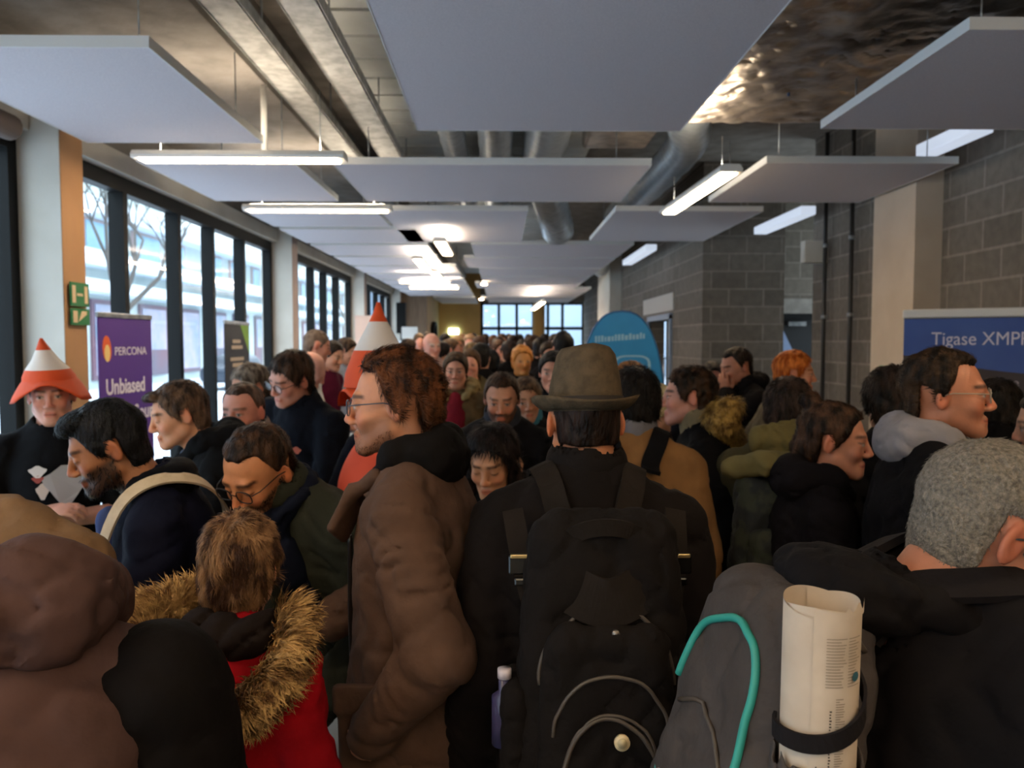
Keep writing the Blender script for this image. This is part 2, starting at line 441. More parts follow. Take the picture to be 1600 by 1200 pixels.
    for sx,sh,e,w,d,n in jl:
        s.cone(sh,e,.052*b,.042*b,.02); s.cone(e,w,.042*b,.029*b,.015)
        hand_sdf(s,w,d,n,1 if sx>0 else -1,.5,b*hand_h)
    for sx,hip,kn,an in legs:
        s.cone(hip,kn,.085*b,.058*b,.03); s.cone(kn,an,.058*b,.04*b,.02)
        s.ell(an+yR@np.array([0,.06,-.045]),np.array([.045,.12,.035]),yR,.02)
    head_sdf(s,H,hR,hs,fem,nose,jaw,detail)
    V,F=s.nets(1 if hr>.006 else 1)
    # ---- skin colours (features of the face keep their own colour)
    sk=np.array(lin(SKIN.get(skin,skin))[:3]); col=np.tile(sk,(len(V),1))
    q=((V-H)@hR)/hs; x,y,z=np.abs(q[:,0]),q[:,1],q[:,2]
    nearh=(np.linalg.norm(q,axis=1)<.16)
    def mix(m,c,a=1.0):
        m=np.clip(m,0,1)*nearh*a; col[:]=col*(1-m)[:,None]+np.array(c)*m[:,None]
    sm=lambda v,w: np.clip(v/w+.5,0,1)
    red=np.clip(sk*np.array([1.08,.72,.66]),0,1)
    mix(sm(.020-np.sqrt((x-.04)**2+(y-.07)**2+(z+.03)**2),.02),red,.55)
    mix(sm(.016-np.sqrt(x**2+(y-.105)**2+(z+.03)**2),.012),red,.5)
    mix(sm(x-.076,.006)*(y<.02)*(z<.04)*(z>-.045),red,.6)
    if stubble:
        c,a=stubble
        hb=-.048+.25*np.maximum(0,.07-y)*0+np.where(x>.045,(x-.045)*1.2,0)
        m=sm(np.minimum(hb-z, y-(-.005)),.014)*(z>-.14)
        mus=sm(.0085-np.abs(z+.053),.005)*(x<.028)*(y>.07)
        mix(np.maximum(m,mus),lin(c)[:3],a)
    lip=np.array(lin(lips)[:3]) if lips else np.clip(sk*np.array([.95,.55,.52]),0,1)
    mix(sm(1-np.sqrt((x/.023)**2+((z+.0685)/.0105)**2),.3)*(y>.07),lip,.8)
    mix(sm(.0016-np.abs(z+.0685),.003)*(x<.022)*(y>.075),lip*.25,.8)
    if brow: mix(sm(.0048-np.abs(z-(.0245+.10*np.clip(x-.015,0,.02)-.25*np.clip(x-.04,0,.02))),.004)*sm(.021-np.abs(x-.031),.008)*(y>.05),lin(brow)[:3],.85)
    if eyes:
        ex=np.sqrt((x-.031)**2/1.0+(z-.0005)**2*4.5)
        mix(sm(.0118-ex,.003)*(y>.066),(.55,.50,.46),.9)
        mix(sm(.0055-np.sqrt((x-.031)**2+(z-.001)**2),.003)*(y>.07),(.02,.015,.01),1)
        mix(sm(.0022-np.abs(z-.0068+.12*np.abs(x-.031)),.003)*sm(.0145-np.abs(x-.031),.004)*(y>.06),(.03,.02,.015),.85)
    else:
        mix(sm(.0020-np.abs(z+.003-.12*np.abs(x-.031)),.003)*sm(.0135-np.abs(x-.031),.004)*(y>.06),(.05,.03,.02),.85)
    me=mesh('person',V-base,F)
    ca=me.color_attributes.new('col','FLOAT_COLOR','POINT'); ca.data.foreach_set('color', np.concatenate([col,np.ones((len(V),1))],axis=1).astype(np.float32).ravel())
    ob=link('person',me,mat('skin','c08a70',rough=.5,vcol=True,scale=30,bump=.08,bscale=160,spec=.4,sss=.12),None,base)
    tag(ob,label,cat,group)
    D=dict(ob=ob,base=base,H=H,hR=hR,hs=hs,S=S,bR=bR,b=b,N=N,arms=jl,legs=legs,sw=sw,rng=rng,Bp=Bp,lo=lo,hi=hi,br=br,hr=hr,V=V,F=F,pel=pel,Hp=lambda x,y,z:H+hR@(np.array([x,y,z],float)*hs),label=label)
    # ---- trousers and shoes
    t=SDF(np.minimum(lo,pel-.3),np.array([hi[0],hi[1],pel[2]+.15]),max(br,.022))
    t.ell(pel,np.array([.172,.128,.13])*b,bR,.03)
    for sx,hip,kn,an in legs: t.cone(hip,kn,.100*b,.075*b,.03); t.cone(kn,an+np.array([0,0,.0]),.075*b,.062*b,.02)
    t.plane(np.array([0,0,.05]),(0,0,-1)); V2,F2=t.nets(1)
    link('trousers',mesh('trousers',V2-base,F2),cloth('trousers_'+trousers,trousers),ob)
    for sx,hip,kn,an in legs:
        t=SDF(an-.2,an+.2,.016); t.ell(an+yR@np.array([0,.07,-.05]),np.array([.052,.14,.045]),yR,.02); t.cone(an,an+np.array([0,0,-.03]),.05,.055,.02); t.plane(np.array([0,0,.004]),(0,0,-1)); V2,F2=t.nets(1)
        link('shoe',mesh('shoe',V2-base,F2),mat('shoe_'+shoes,shoes,rough=.5),ob)
    if jacket: jacket_of(D,**jacket)
    if hair: hair_of(D,**hair)
    return D
def jacket_of(D, col='16161a', t=.028, name='jacket', long=False, sleeve=1.0, step=None, fold=.008, ff=22, hood=None, collar=None, hoodcol=None, neckr=.066, mtl=None, vopen=0, hemz=None, sleevefold=True, hoodfold=.010, collarcol=None, waist=.14):
    s0=D['step'] if 'step' in D else (step or max(.008,D['br']*.6)); S,bR,b,Bp=D['S'],D['bR'],D['b'],D['Bp']; ob,base,rng=D['ob'],D['base'],D['rng']
    hemz=hemz if hemz is not None else (-.78 if long else -.56)
    lo=D['lo'].copy()-.06; hi=D['hi']+.06; lo[2]=max(.2,Bp(0,0,hemz)[2]-.15, 0) ; hi[2]=max(S[2]+.25, max(q[3][2] for q in D['arms'])+.12)
    s=SDF(lo,hi,s0); k=.03
    sw=D['sw']/.172
    s.ell(Bp(0,0,-.14),np.array([.165*sw+t,.112+t,.20+t])*b,bR,k); s.ell(Bp(0,.012,-.34),np.array([waist+t,.115+t,.20+t])*b,bR,.05)
    s.ell(Bp(0,.005,-.50),np.array([.160+t,.125+t,.14+t])*b,bR,.05)
    if hemz<-.55: s.cone(Bp(0,0,-.50),Bp(0,0,hemz),(.15+t)*b,(.155+t)*b,.05)
    for sx in (1,-1): s.cone(Bp(sx*.045,-.012,.058),Bp(sx*D['sw'],0,-.015),(.045+t*.6)*b,(.050+t*.55)*b,.03)
    s.plane(Bp(0,0,hemz),-bR[:,2])
    for sx,sh,e,w,d,n in D['arms']:
        fo=(fold*.9,rng,13) if sleevefold else None
        if sleeve>=1:
            s.cone(sh-bR[:,2]*.012,e,(.053+t*.65)*b,(.050+t*.6)*b,.02,fold=fo); s.cone(e,w-(w-e)*.04,(.050+t*.7)*b,(.038+t*.5)*b,.02,fold=fo)
        else: s.cone(sh,sh+(e-sh)*sleeve*2,(.056+t)*b,(.055+t)*b,.015)
    s.warp(fold,rng,ff*.8,xs=1.0,zs=1.0,crease=True); 
    if fold>.004: s.warp(fold*.3,rng,ff*2.2,crease=True)
    # neck opening
    s.cone(Bp(0,-.01,-.04),D['N'],.115*b,.088*b,.04)
    nb=D['N']; up=(D['H']-nb); up/=np.linalg.norm(up)
    s.cone(nb-up*.015*b,nb+up*.14*b,neckr*b,(neckr+.02)*b,.008,'s')
    if vopen:
        s.cone(nb+bR[:,1]*.05-bR[:,2]*vopen, nb+bR[:,1]*.07+bR[:,2]*.08,.012,.06+vopen*.1,.01,'s')
        s.cone(nb+bR[:,1]*.13-bR[:,2]*vopen, nb+bR[:,1]*.13+bR[:,2]*.08,.012,.06+vopen*.1,.01,'s')
    V,F=s.nets(1)
    m=mtl or cloth(name+'_'+col,col)
    jo=link(name,mesh(name,V-base,F),m,ob)
    D['jV'],D['jF'],D['jacket']=V,F,jo
    if collar:   # stand-up collar ring
        hgt,fall=collar if isinstance(collar,tuple) else (.06,.0)
        c=SDF(nb-.22,nb+.22,min(s0,.008)); cu=bR[:,2]*.8+up*.35; cu/=np.linalg.norm(cu)
        c.cone(nb-cu*.04*b,nb+cu*hgt*b,(neckr+.026)*b,(neckr+.020)*b,.005); c.cone(nb-cu*.09*b,nb+cu*(hgt+.12)*b,(neckr+.006)*b,(neckr+.006)*b,.004,'s'); c.warp(.004,rng,30)
        f=c.nets(1); link('collar',mesh('collar',f[0]-base,f[1]),collarcol or m,ob)
    if hood:
        hw,hh,hd=hood if isinstance(hood,tuple) else (1,1,1)
        c=SDF(nb-.30,nb+.30,min(s0,.009)); q=lambda x,y,z: nb+bR@(np.array([x*hw,y*hd,z*hh])*b)
        c.ell(q(0,-.085,.005),np.array([.125*hw,.070*hd,.085*hh])*b,bR,.03)
        for sx in (1,-1): c.ell(q(sx*.085,-.02,.022),np.array([.042*hw,.085*hd,.052*hh])*b,bR,.03); c.cone(q(sx*.09,.03,.01),q(sx*.045,.085,-.04),.032*b,.026*b,.03)
        c.warp(hoodfold,rng,24,zs=1.4,crease=True); c.warp(hoodfold*.3,rng,55)
        hd_=D['H']; c.ell(hd_+D['hR']@(np.array([0,-.018,.02])*D['hs']),np.array([.079,.100,.098])*D['hs'],D['hR'],.008,'s')
        c.cone(nb-up*.05*b,nb+up*.15*b,.060*b,.072*b,.02,'s')
        f=c.nets(1); hm=m if hoodcol is None else (hoodcol if not isinstance(hoodcol,str) else cloth('hood_'+hoodcol,hoodcol))
        D['hood']=link('hood',mesh('hood',f[0]-base,f[1]),hm,ob); D['hoodV'],D['hoodF']=f
def hair_of(D, style='short', dark='1a120c', light='3a2818', t=.010, zf=.078, rec=0, nape=-.085, noise=.004, nf=60, n=0, length=.03, width=.0016, lift=.3, ext=(), cut=(), flow=None, step=None, temple=0, sides=1.0, mtl=None, top=0, ears=True, seed=3, curl=.3, jit=.35):
    H,R,h=D['H'],D['hR'],D['hs']; st=step or max(.0045,D['hr']*.85)
    s=SDF(H-.26*h,H+.22*h,st)
    L=lambda x,y,z: H+R@(np.array([x,y,z],float)*h)
    ts=t*sides
    s.ell(L(0,-.018,.036+top*.3),np.array([.073+ts,.094+t,.083+t+top])*h,R,.01); s.ell(L(0,-.002,.022),np.array([.0715+ts,.080+t*.8,.072+t])*h,R,.01)
    s.ell(L(0,-.048,-.025),np.array([.0665+ts,.052+t,.075])*h,R,.02)
    g=(s.ax[0][:,None,None]-H[0],s.ax[1][None,:,None]-H[1],s.ax[2][None,None,:]-H[2])
    X,Y,Z=[(g[0]*R[0,i]+g[1]*R[1,i]+g[2]*R[2,i])/h for i in range(3)]
    z0=.030 if ears else -.03
    ax=np.abs(X)
    Yr=Y+rec*1.0*(1-np.clip((ax-.012)/.03,0,1)*-.0)-0+temple*np.clip((ax-.018)/.03,0,1)
    zl=np.interp(Yr,[-.2,-.050,-.041,-.035,-.030,.003,.008,.020,.035,.050,.062,.075,.2],[nape,nape,-.06,-.02,z0,z0-.002,-.016,-.008,.010,.040,zf-.012,zf,zf])
    s.f=np.maximum(s.f,((zl-Z)*.6*h).astype(np.float32))
    for e in ext:
        c,r=e[0],e[1]; ang=e[2] if len(e)>2 else None; Re=R if ang is None else R@np.array(Matrix.Rotation(ang[1],3,ang[0]))
        s.ell(L(*c),np.array(r)*h,Re,.015*h)
    for c,r in cut: s.ell(L(*c),np.array(r)*h,R,.01*h,'s')
    if noise: s.warp(noise*h,D['rng'],nf/h)
    V,F=s.nets(1)
    m=mtl or hairmat('hair_'+dark+light,dark,light)
    if n:
        if flow is None:
            cr=L(0,-.065,.118)
            def flow(p):
                d=p-cr; nn=np.linalg.norm(d,axis=1)[:,None]; return d/nn-R[:,2][None,:]*.35
        elif not callable(flow):
            fv=R@np.array(flow,float); flow=fv
        me=tuft_mesh('hair',V,F,n=n,length=length*h,width=width*h,flow=flow,lift=lift,seed=seed,curl=curl,jit=jit)
        me.transform(Matrix.Translation(-Vector(D['base'])))
    else: me=mesh('hair',V-D['base'],F)
    D['hair']=link('hair',me,m,D['ob']); return D['hair']
def glasses_of(D, col='20242a', w=.0235, hgt=.018, name='glasses'):
    L=lambda x,y,z: D['Hp'](x,y,z)-D['base']; m=MB()
    for sx in (1,-1):
        ring=[L(sx*.033+w*np.sign(cos(a))*abs(cos(a))**.7, .098-.10*abs(abs(sx*.033+w*cos(a))-.02)**1.0*.35, .0+hgt*np.sign(sin(a))*abs(sin(a))**.7) for a in np.linspace(0,2*pi,25)]
        m.tube(ring,.0017*D['hs'],5,False)
        m.tube([L(sx*(.033+w),.094,.006),L(sx*.070,.075,.008),L(sx*.080,.01,.010),L(sx*.083,-.022,.002)],.0016*D['hs'],5)
    m.tube([L(-.011,.100,.004),L(0,.102,.007),L(.011,.100,.004)],.0015*D['hs'],5)
    g=m.build(name,mat('frame_'+col,col,rough=.3),D['ob'])
    lm=MB()
    for sx in (1,-1): lm.add([L(sx*.033+w*.95*cos(a),.096-.035*abs(abs(sx*.033+w*cos(a))-.02),hgt*.95*sin(a)) for a in np.linspace(0,2*pi,17)[:-1]],[tuple(range(16))])
    lm.build('lens',GLASS2,g)
def beard_of(D, dark='1a120c', light='3a2818', n=900, length=.014, top=-.048, width=.0011):
    H,R,h=D['H'],D['hR'],D['hs']
    def keep(fc):
        q=((fc-H)@R)/h; x=np.abs(q[:,0])
        m=(q[:,2]<top+np.where(x>.045,(x-.045)*1.5,0))&(q[:,2]>-.135)&(q[:,1]>-.008)&(np.linalg.norm(q,axis=1)<.15)
        lip=(x<.024)&(np.abs(q[:,2]+.0685)<.010)
        mus=(x<.03)&(q[:,2]<-.047)&(q[:,1]>.07)
        return ((m|mus)&~lip).astype(float)
    Vn,Q,T=tufts(D['V'],D['F'],n,length*h,width*h,R@np.array([0,.25,-1.]),lift=.5,seed=5,keep=keep)
    fs=[tuple(a) for a in Q.tolist()]+[tuple(a) for a in T.tolist()]
    me=mesh('beard',Vn-D['base'],fs); link('beard',me,hairmat('hair_'+dark+light,dark,light),D['ob'])
def furtrim(D,V,F,n=5000,length=.045,col=('6a4a28','c9a26a'),name='fur_trim',keep=None,flow=(0,0,-1),width=.002,lift=.8,parent=None,curl=.5):
    me=tuft_mesh(name,V,F,n=n,length=length,width=width,flow=flow,lift=lift,keep=keep,seed=8,curl=curl,jit=.5)
    me.transform(Matrix.Translation(-Vector(D['base'])))
    return link(name,me,hairmat('fur_'+col[0],col[0],col[1],scale=30,sy=(1,1,1)),parent or D['ob'])
GLASS2=mat('lens_glass','ffffff',rough=.05)
def _clearglass(m, refl=.12, tint=(1,1,1)):
    nt=m.node_tree; nt.nodes.clear(); o=nt.nodes.new('ShaderNodeOutputMaterial'); mx=nt.nodes.new('ShaderNodeMixShader'); t=nt.nodes.new('ShaderNodeBsdfTransparent'); g=nt.nodes.new('ShaderNodeBsdfGlossy'); g.inputs['Roughness'].default_value=.03
    t.inputs[0].default_value=(*tint,1); lw=nt.nodes.new('ShaderNodeLayerWeight'); lw.inputs[0].default_value=.5; f0=nt.nodes.new('ShaderNodeMath'); f0.operation='POWER'; f0.inputs[1].default_value=4; nt.links.new(lw.outputs['Facing'],f0.inputs[0]); f=nt.nodes.new('ShaderNodeMath'); f.operation='MULTIPLY_ADD'; f.inputs[1].default_value=.7; f.inputs[2].default_value=.05; nt.links.new(f0.outputs[0],f.inputs[0]); nt.links.new(f.outputs[0],mx.inputs[0]); nt.links.new(t.outputs[0],mx.inputs[1]); nt.links.new(g.outputs[0],mx.inputs[2]); nt.links.new(mx.outputs[0],o.inputs[0])
_clearglass(GLASS2)
# ------------------------------------------------------------------ room materials
def blockwall(name, col, col2, bw=.4, bh=.2, mortar='a8a49c', axis='x', msize=.012, rough=.9):
    m=bpy.data.materials.new(name); m.use_nodes=True; nt=m.node_tree; b=nt.nodes['Principled BSDF']; N=nt.nodes.new; K=nt.links.new
    tc=N('ShaderNodeTexCoord'); sp=N('ShaderNodeSeparateXYZ'); cb=N('ShaderNodeCombineXYZ'); K(tc.outputs['Object'],sp.inputs[0])
    K(sp.outputs['Y' if axis=='y' else 'X'],cb.inputs[0]); K(sp.outputs['Z'],cb.inputs[1])
    br=N('ShaderNodeTexBrick'); K(cb.outputs[0],br.inputs['Vector']); br.inputs['Scale'].default_value=1; br.inputs['Brick Width'].default_value=bw; br.inputs['Row Height'].default_value=bh
    br.inputs['Mortar Size'].default_value=msize; br.inputs['Mortar Smooth'].default_value=.3; br.inputs['Bias'].default_value=0
    br.inputs['Color1'].default_value=lin(col); br.inputs['Color2'].default_value=lin(col2); br.inputs['Mortar'].default_value=lin(mortar)
    n=N('ShaderNodeTexNoise'); n.inputs['Scale'].default_value=14; n.inputs['Detail'].default_value=6; K(tc.outputs['Object'],n.inputs[0])
    mr=N('ShaderNodeMapRange'); mr.inputs['To Min'].default_value=.7; mr.inputs['To Max'].default_value=1.3; K(n.outputs[0],mr.inputs[0])
    mx=N('ShaderNodeVectorMath'); mx.operation='SCALE'; K(br.outputs[0],mx.inputs[0]); K(mr.outputs[0],mx.inputs['Scale']); K(mx.outputs[0],b.inputs['Base Color'])
    bp=N('ShaderNodeBump'); bp.inputs['Strength'].default_value=.5; bp.inputs['Distance'].default_value=.01; bp.invert=True; K(br.outputs['Fac'],bp.inputs['Height']); K(bp.outputs[0],b.inputs['Normal'])
    b.inputs['Roughness'].default_value=rough; b.inputs['Specular IOR Level'].default_value=.2
    return m
M_block=blockwall('concrete_block','7d756c','6f6860',mortar='8f877e',bh=.22,bw=.44,axis='y'); M_blockx=blockwall('concrete_block_front','7d756c','6f6860',mortar='8f877e',bh=.22,bw=.44,axis='x')
M_plaster=mat('white_plaster','d8d4cc',rough=.8,col2='cfcac0',scale=3,bump=.05)
M_warm_lit=mat('warm_lit_plaster','b98f68',rough=.8,col2='b08660',scale=3)  # pier plaster with warm lamp light put into its colour
M_conc=mat('dark_concrete','938a82',rough=.9,col2='7d756e',scale=5,bump=.2,bscale=20)
M_beam=mat('beam_paint','8b8580',rough=.85,col2='7d7772',scale=4)
M_panel=mat('acoustic_panel','d2ccd2',rough=.95,col2='c9c3ca',scale=120,bump=.15,bscale=300,spec=.1)
M_edge=mat('panel_edge','dcdcdc',rough=.7)
M_black=mat('black_frame','0b0c0d',rough=.55,spec=.2)
M_steel=mat('galvanised','b8bcc0',rough=.35,metal=.8,col2='8f959b',scale=14)
M_tray=mat('cable_tray','c4c2be',rough=.5,metal=.3,col2='9d9a96',scale=12)
M_floor=mat('floor_vinyl','8e8880',rough=.45,col2='7c766e',scale=2)
M_glass=mat('window_glass','ffffff'); _clearglass(M_glass,tint=(.90,.97,.985))
M_lamp=mat('lamp_diffuser','fff0d0',rough=.4,emit='ffe0b4',estr=LAMP_E)
M_up=mat('uplight_strip','fff0d8',emit='ffeed2',estr=LAMP_E*UP)
M_white=mat('white_metal','e4e2de',rough=.4)
M_foil=mat('duct_foil','c8b8a8',rough=.3,metal=.9,col2='8a7c72',scale=6,bump=.5,bscale=12)
M_duct=mat('spiral_duct','d4d8dc',rough=.38,metal=.75,col2='aab0b6',scale=10,bump=.3,bscale=16,stretch=(1,6,1))

def S_(name, mb, m, kind='structure', parent=None, **k):
    o=mb.build(name,m,parent,**k)
    if parent is None: tag(o,kind=kind)
    return o
XL,XR,YE=-3.0,3.5,26.0; ZC=4.0
S_('floor',MB().box(-3.1,6,-3.5,YE+.1,-.1,0),M_floor)
S_('ceiling',MB().box(-3.1,6,-3.5,YE+.1,ZC,ZC+.2),M_conc)
# painted ribbed decking between the beam and the ducts
m=MB(); y=-3.2
while y<YE-1:
    m.box(-1.25,1.0,y,y+.40,ZC-.06,ZC-.001); y+=.45
S_('trim_1',m,mat('deck_paint','f0f2f0',rough=.7,col2='e2e4e2',scale=3))
S_('wall_back',MB().box(-3.1,6,-3.6,-3.5,0,ZC),M_plaster)
# left wall: piers, header, beam, windows
S_('trim_2',MB().box(-3.1,-1.62,-3.5,21.6,3.52,ZC-.002),M_conc)           # dark soffit above the window side
S_('wall_left',MB().box(-3.12,-3.0,-3.5,21.6,3.2,3.52),M_beam)
S_('trim_3',MB().box(-3.12,-2.90,-3.5,21.6,3.05,3.2),M_plaster)
piers=[(-.25,0),(4.95,5.22),(10.35,10.62),(15.75,16.02),(21.3,21.6)]
for i,(a,b_) in enumerate(piers):
    p=MB().box(-3.12,-2.72,a,b_,0,3.52 if i else 3.52); o=S_('pillar' if False else 'wall_left_pier',p,M_plaster); o.name='trim_%d'%(4+i)
    f=MB().box(-2.722,-2.716,a+.004,b_-.004,0,3.5).build('pier_face',M_warm_lit if i<2 else mat('pink_lit_plaster','b4a29a',rough=.8),o)  # room-side overlay
bays=[(-3.5,-.25,[-2.5,-1.4]),(0,4.95,[1.0,2.0,3.0,4.0]),(5.22,10.35,[6.33,7.38,8.24,9.22]),(10.62,15.75,[11.6,12.6,13.5,14.5]),(16.02,21.3,[17.0,18.0,19.1,20.2])]
for i,(a,b_,ms) in enumerate(bays):
    f=MB(); f.box(-3.08,-2.98,a,b_,0,.12); f.box(-3.08,-2.98,a,b_,2.93,3.05)
    f.box(-3.08,-2.98,a,a+.07,.12,2.93); f.box(-3.08,-2.98,b_-.09,b_,.12,2.93)
    fo=S_('window_%d'%(i+1),f,M_black)
    for y in ms: MB().box(-3.09,-2.97,y-.035,y+.035,.12,2.93).build('mullion',M_black,fo)
    ed=[a+.07]+ms+[b_-.09]
    for y0,y1 in zip(ed,ed[1:]): MB().quad((-3.03,y0,.12),(-3.03,y1,.12),(-3.03,y1,2.93),(-3.03,y0,2.93)).build('pane',M_glass,fo)
# roller blind box over the near window
o=MB().tube([(-2.86,-3,3.0),(-2.86,4.7,3.0)],.075,14).build('roller_blind',mat('blind_fabric','6a5e5a',rough=.8),None)
tag(o,'grey-brown rolled blind along the top of the nearest left window','blind')
# right side
S_('wall_right',MB().box(XR,XR+.25,-3.5,8.84,0,ZC),M_block)
o=S_('trim_9',MB().box(XR-.22,XR+.02,6.25,6.95,0,ZC),mat('column_paint','cdbcaa',rough=.8,col2='c4b29f',scale=3))
S_('wall_right_return',MB().box(XR+.25,6,8.6,8.84,0,ZC),M_blockx).name='wall_alcove'
m=MB(); m.box(3.55,3.72,11.0,11.2,0,ZC); m.box(3.72,4.75,11.0,11.2,2.13,ZC); m.box(4.75,6,11.0,11.2,0,ZC); S_('wall_alcove_far',m,M_blockx)
S_('trim_10',MB().box(3.6,4.8,10.97,10.998,2.13,2.36),mat('lintel','a39d96',rough=.9,col2='8f8a84'))
S_('wall_niche',MB().box(2.53,3.56,9.9,11.2,0,ZC),M_blockx)
# lit block face with a dark double doorway, and the wall beyond it
m=MB(); m.box(2.53,2.78,11.2,11.7,0,ZC); m.box(2.53,2.78,11.7,13.4,2.1,ZC); m.box(2.53,2.78,13.4,16.6,0,ZC)
S_('wall_corridor',m,M_block)
S_('trim_11',MB().box(2.505,2.528,11.5,13.9,2.22,2.48),mat('lintel2','c4c0ba',rough=.9))
d=S_('door_1',MB().box(2.49,2.56,11.62,11.7,0,2.16).box(2.49,2.56,13.4,13.48,0,2.16).box(2.49,2.56,11.62,13.48,2.1,2.18),mat('door_frame','8c9cb4',rough=.5))
MB().box(2.62,2.66,11.72,12.5,.01,2.08).build('door_leaf',mat('door_grey','4e4a48',rough=.6),d)
MB().tube([(2.6,12.4,.9),(2.57,12.4,.9),(2.57,12.4,1.5),(2.6,12.4,1.5)],.015,8).build('handle',M_steel,d)
S_('wall_store',MB().box(3.3,3.4,11.2,14,0,ZC),M_conc)
S_('trim_12',MB().box(2.28,2.6,16.6,18.6,0,ZC),M_plaster)
S_('wall_corridor_far',MB().box(2.72,2.95,18.6,YE,0,ZC),M_block)
d=S_('door_2',MB().box(3.70,3.76,10.96,11.04,0,2.13).box(4.72,4.78,10.96,11.04,0,2.13).box(3.7,4.78,10.96,11.04,2.08,2.15),M_black)
MB().quad((3.76,11.15,0),(4.74,11.15,0),(4.74,11.15,2.1),(3.76,11.15,2.1)).build('door_leaf',mat('door_dark','26282c',rough=.4),d)
o=MB().add([(3.86,11.1,.0),(4.3,11.1,0),(4.22,11.1,1.45),(3.92,11.1,2.06),(3.86,11.1,2.0)],[(0,1,2,3,4)]).build('door_poster',mat('poster_blue','93a6cc',rough=.7),d)
MB().box(4.05,4.3,11.06,11.1,1.98,2.04).build('door_closer',M_steel,d)
# far end
m=MB(); m.box(-3.1,-2.05,21.6,21.9,0,ZC); S_('wall_far_return',m,mat('timber_panel','8a745f',rough=.7,col2='77624f',scale=3,stretch=(6,6,.6)))
S_('wall_far_side',MB().box(-2.3,-2.05,21.9,YE,0,ZC),mat('tan_board','b79c74',rough=.8,col2='ab9069',scale=2))
S_('wall_far',MB().box(-2.1,-.68,YE,YE+.15,0,ZC),mat('yellow_plaster','d9b67a',rough=.85,col2='cfab70',scale=2))
S_('wall_far_header',MB().box(-.68,2.75,YE,YE+.15,3.05,ZC),M_conc)
f=MB(); f.box(-.68,2.72,YE+.02,YE+.1,2.98,3.05); f.box(-.68,2.72,YE+.02,YE+.1,2.16,2.26)
for x in (-.68,-.12,.47,1.02,1.5,1.98,2.66): f.box(x,x+.09,YE+.02,YE+.1,0,2.98)
fo=S_('window_6',f,M_black)
xs=[-.6,-.03,.56,1.11,1.59,2.07,2.66]
for a,b_ in zip(xs,xs[1:]): MB().quad((a,YE+.06,0),(b_,YE+.06,0),(b_,YE+.06,2.98),(a,YE+.06,2.98)).build('pane',M_glass,fo)
S_('trim_13',MB().tube([(1.22,YE-.6,0),(1.22,YE-.6,ZC)],.19,20),mat('far_column','c99a58',rough=.8))
o=MB().box(-1.72,-1.40,YE-.06,YE+.005,2.02,2.20).build('exit_light',mat('exit_lamp','e8fff0',emit='d8ffe8',estr=5)); tag(o,'small glowing white emergency light on the yellow end wall','light')
# coat hooks / arch shaped black fitting on the tan side wall
o=MB().tube([(-2.0,23.0,1.3),(-2.0,23.0,2.15),(-1.98,23.25,2.3),(-1.98,23.75,2.3),(-2.0,24.0,2.15),(-2.0,24.0,1.6)],.07,8).build('hand_dryer_hose',M_black); o.name='wall_duct'; tag(o,'black arched pipe against the tan wall at the far left','pipe')
# ------------------------------------------------------------------ ceiling panels
def rod(x,y,z0,z1,parent,r=.004): return MB().tube([(x,y,z0),(x,y,z1)],r,5).build('hanger',M_steel,parent)
def panel(x0,x1,y0,y1,label,z=3.0,hang=True,top=None,group='white acoustic ceiling panels'):
    o=empty('ceiling_panel',((x0+x1)/2,(y0+y1)/2,z)); tag(o,label,'ceiling panel',group)
    w,l=(x1-x0)/2,(y1-y0)/2
    MB().box(-w,w,-l,l,.002,.045).build('board',M_panel,o)
    e=MB(); t=.006
    e.box(-w-t,-w,-l,l,.0,.05); e.box(w,w+t,-l,l,0,.05); e.box(-w-t,w+t,-l-t,-l,0,.05); e.box(-w-t,w+t,l,l+t,0,.05); e.build('edge_strip',M_edge,o)
    if hang:
        for sx in (-1,1):
            for sy in (-1,1): rod(sx*w*.8,sy*l*.8,.045,top or (ZC-z-.06 if abs((x0+x1)/2)<1 else .50),o)
    return o
panel(-2.59,-1.5,3.44,5.04,'large white ceiling panel at upper left, nearest the left windows')
panel(-2.52,-1.45,5.55,7.08,'white ceiling panel behind the first long pendant lamp on the left')
panel(-2.45,-1.2,7.6,8.62,'white ceiling panel above the second long pendant lamp on the left')
ys=8.84; nm=['fourth','fifth','sixth','seventh','eighth','ninth','tenth','eleventh','twelfth','thirteenth']
i=0
while ys<20.9:
    panel(-2.45,-.95 if i<3 else -.75,ys,ys+1.2,'%s white ceiling panel from the camera in the row along the windows'%nm[i],hang=False); ys+=1.42; i+=1
panel(-.49,1.06,2.35,4.73,'largest white ceiling panel overhead at the top centre',top=.24)
panel(-1.18,1.06,5.63,7.08,'wide white ceiling panel hanging crosswise behind the overhead centre panel',top=.3)
panel(-1.15,.25,7.57,9.92,'white ceiling panel left of the bent silver duct',top=.24)
panel(1.88,3.2,3.2,4.66,'white ceiling panel at top right, in front of the foil duct',top=.24)
panel(1.86,3.2,5.55,7.08,'white ceiling panel in front of the tall right column')
panel(1.1,2.5,7.57,9.8,'white ceiling panel beneath the slanted pendant lamp')
ys=10.15; i=0
while ys<24.5:
    x0=-.38 if i%3!=1 else -.55
    panel(x0,1.7 if i<5 else 2.1,ys,ys+1.5,'%s white ceiling panel down the middle of the hall'%(['first','second','third','fourth','fifth','sixth','seventh','eighth','ninth'][i]),hang=False); ys+=1.66; i+=1
panel(-1.9,-.75,22.2,25.6,'last white ceiling panel before the yellow end wall',hang=False)
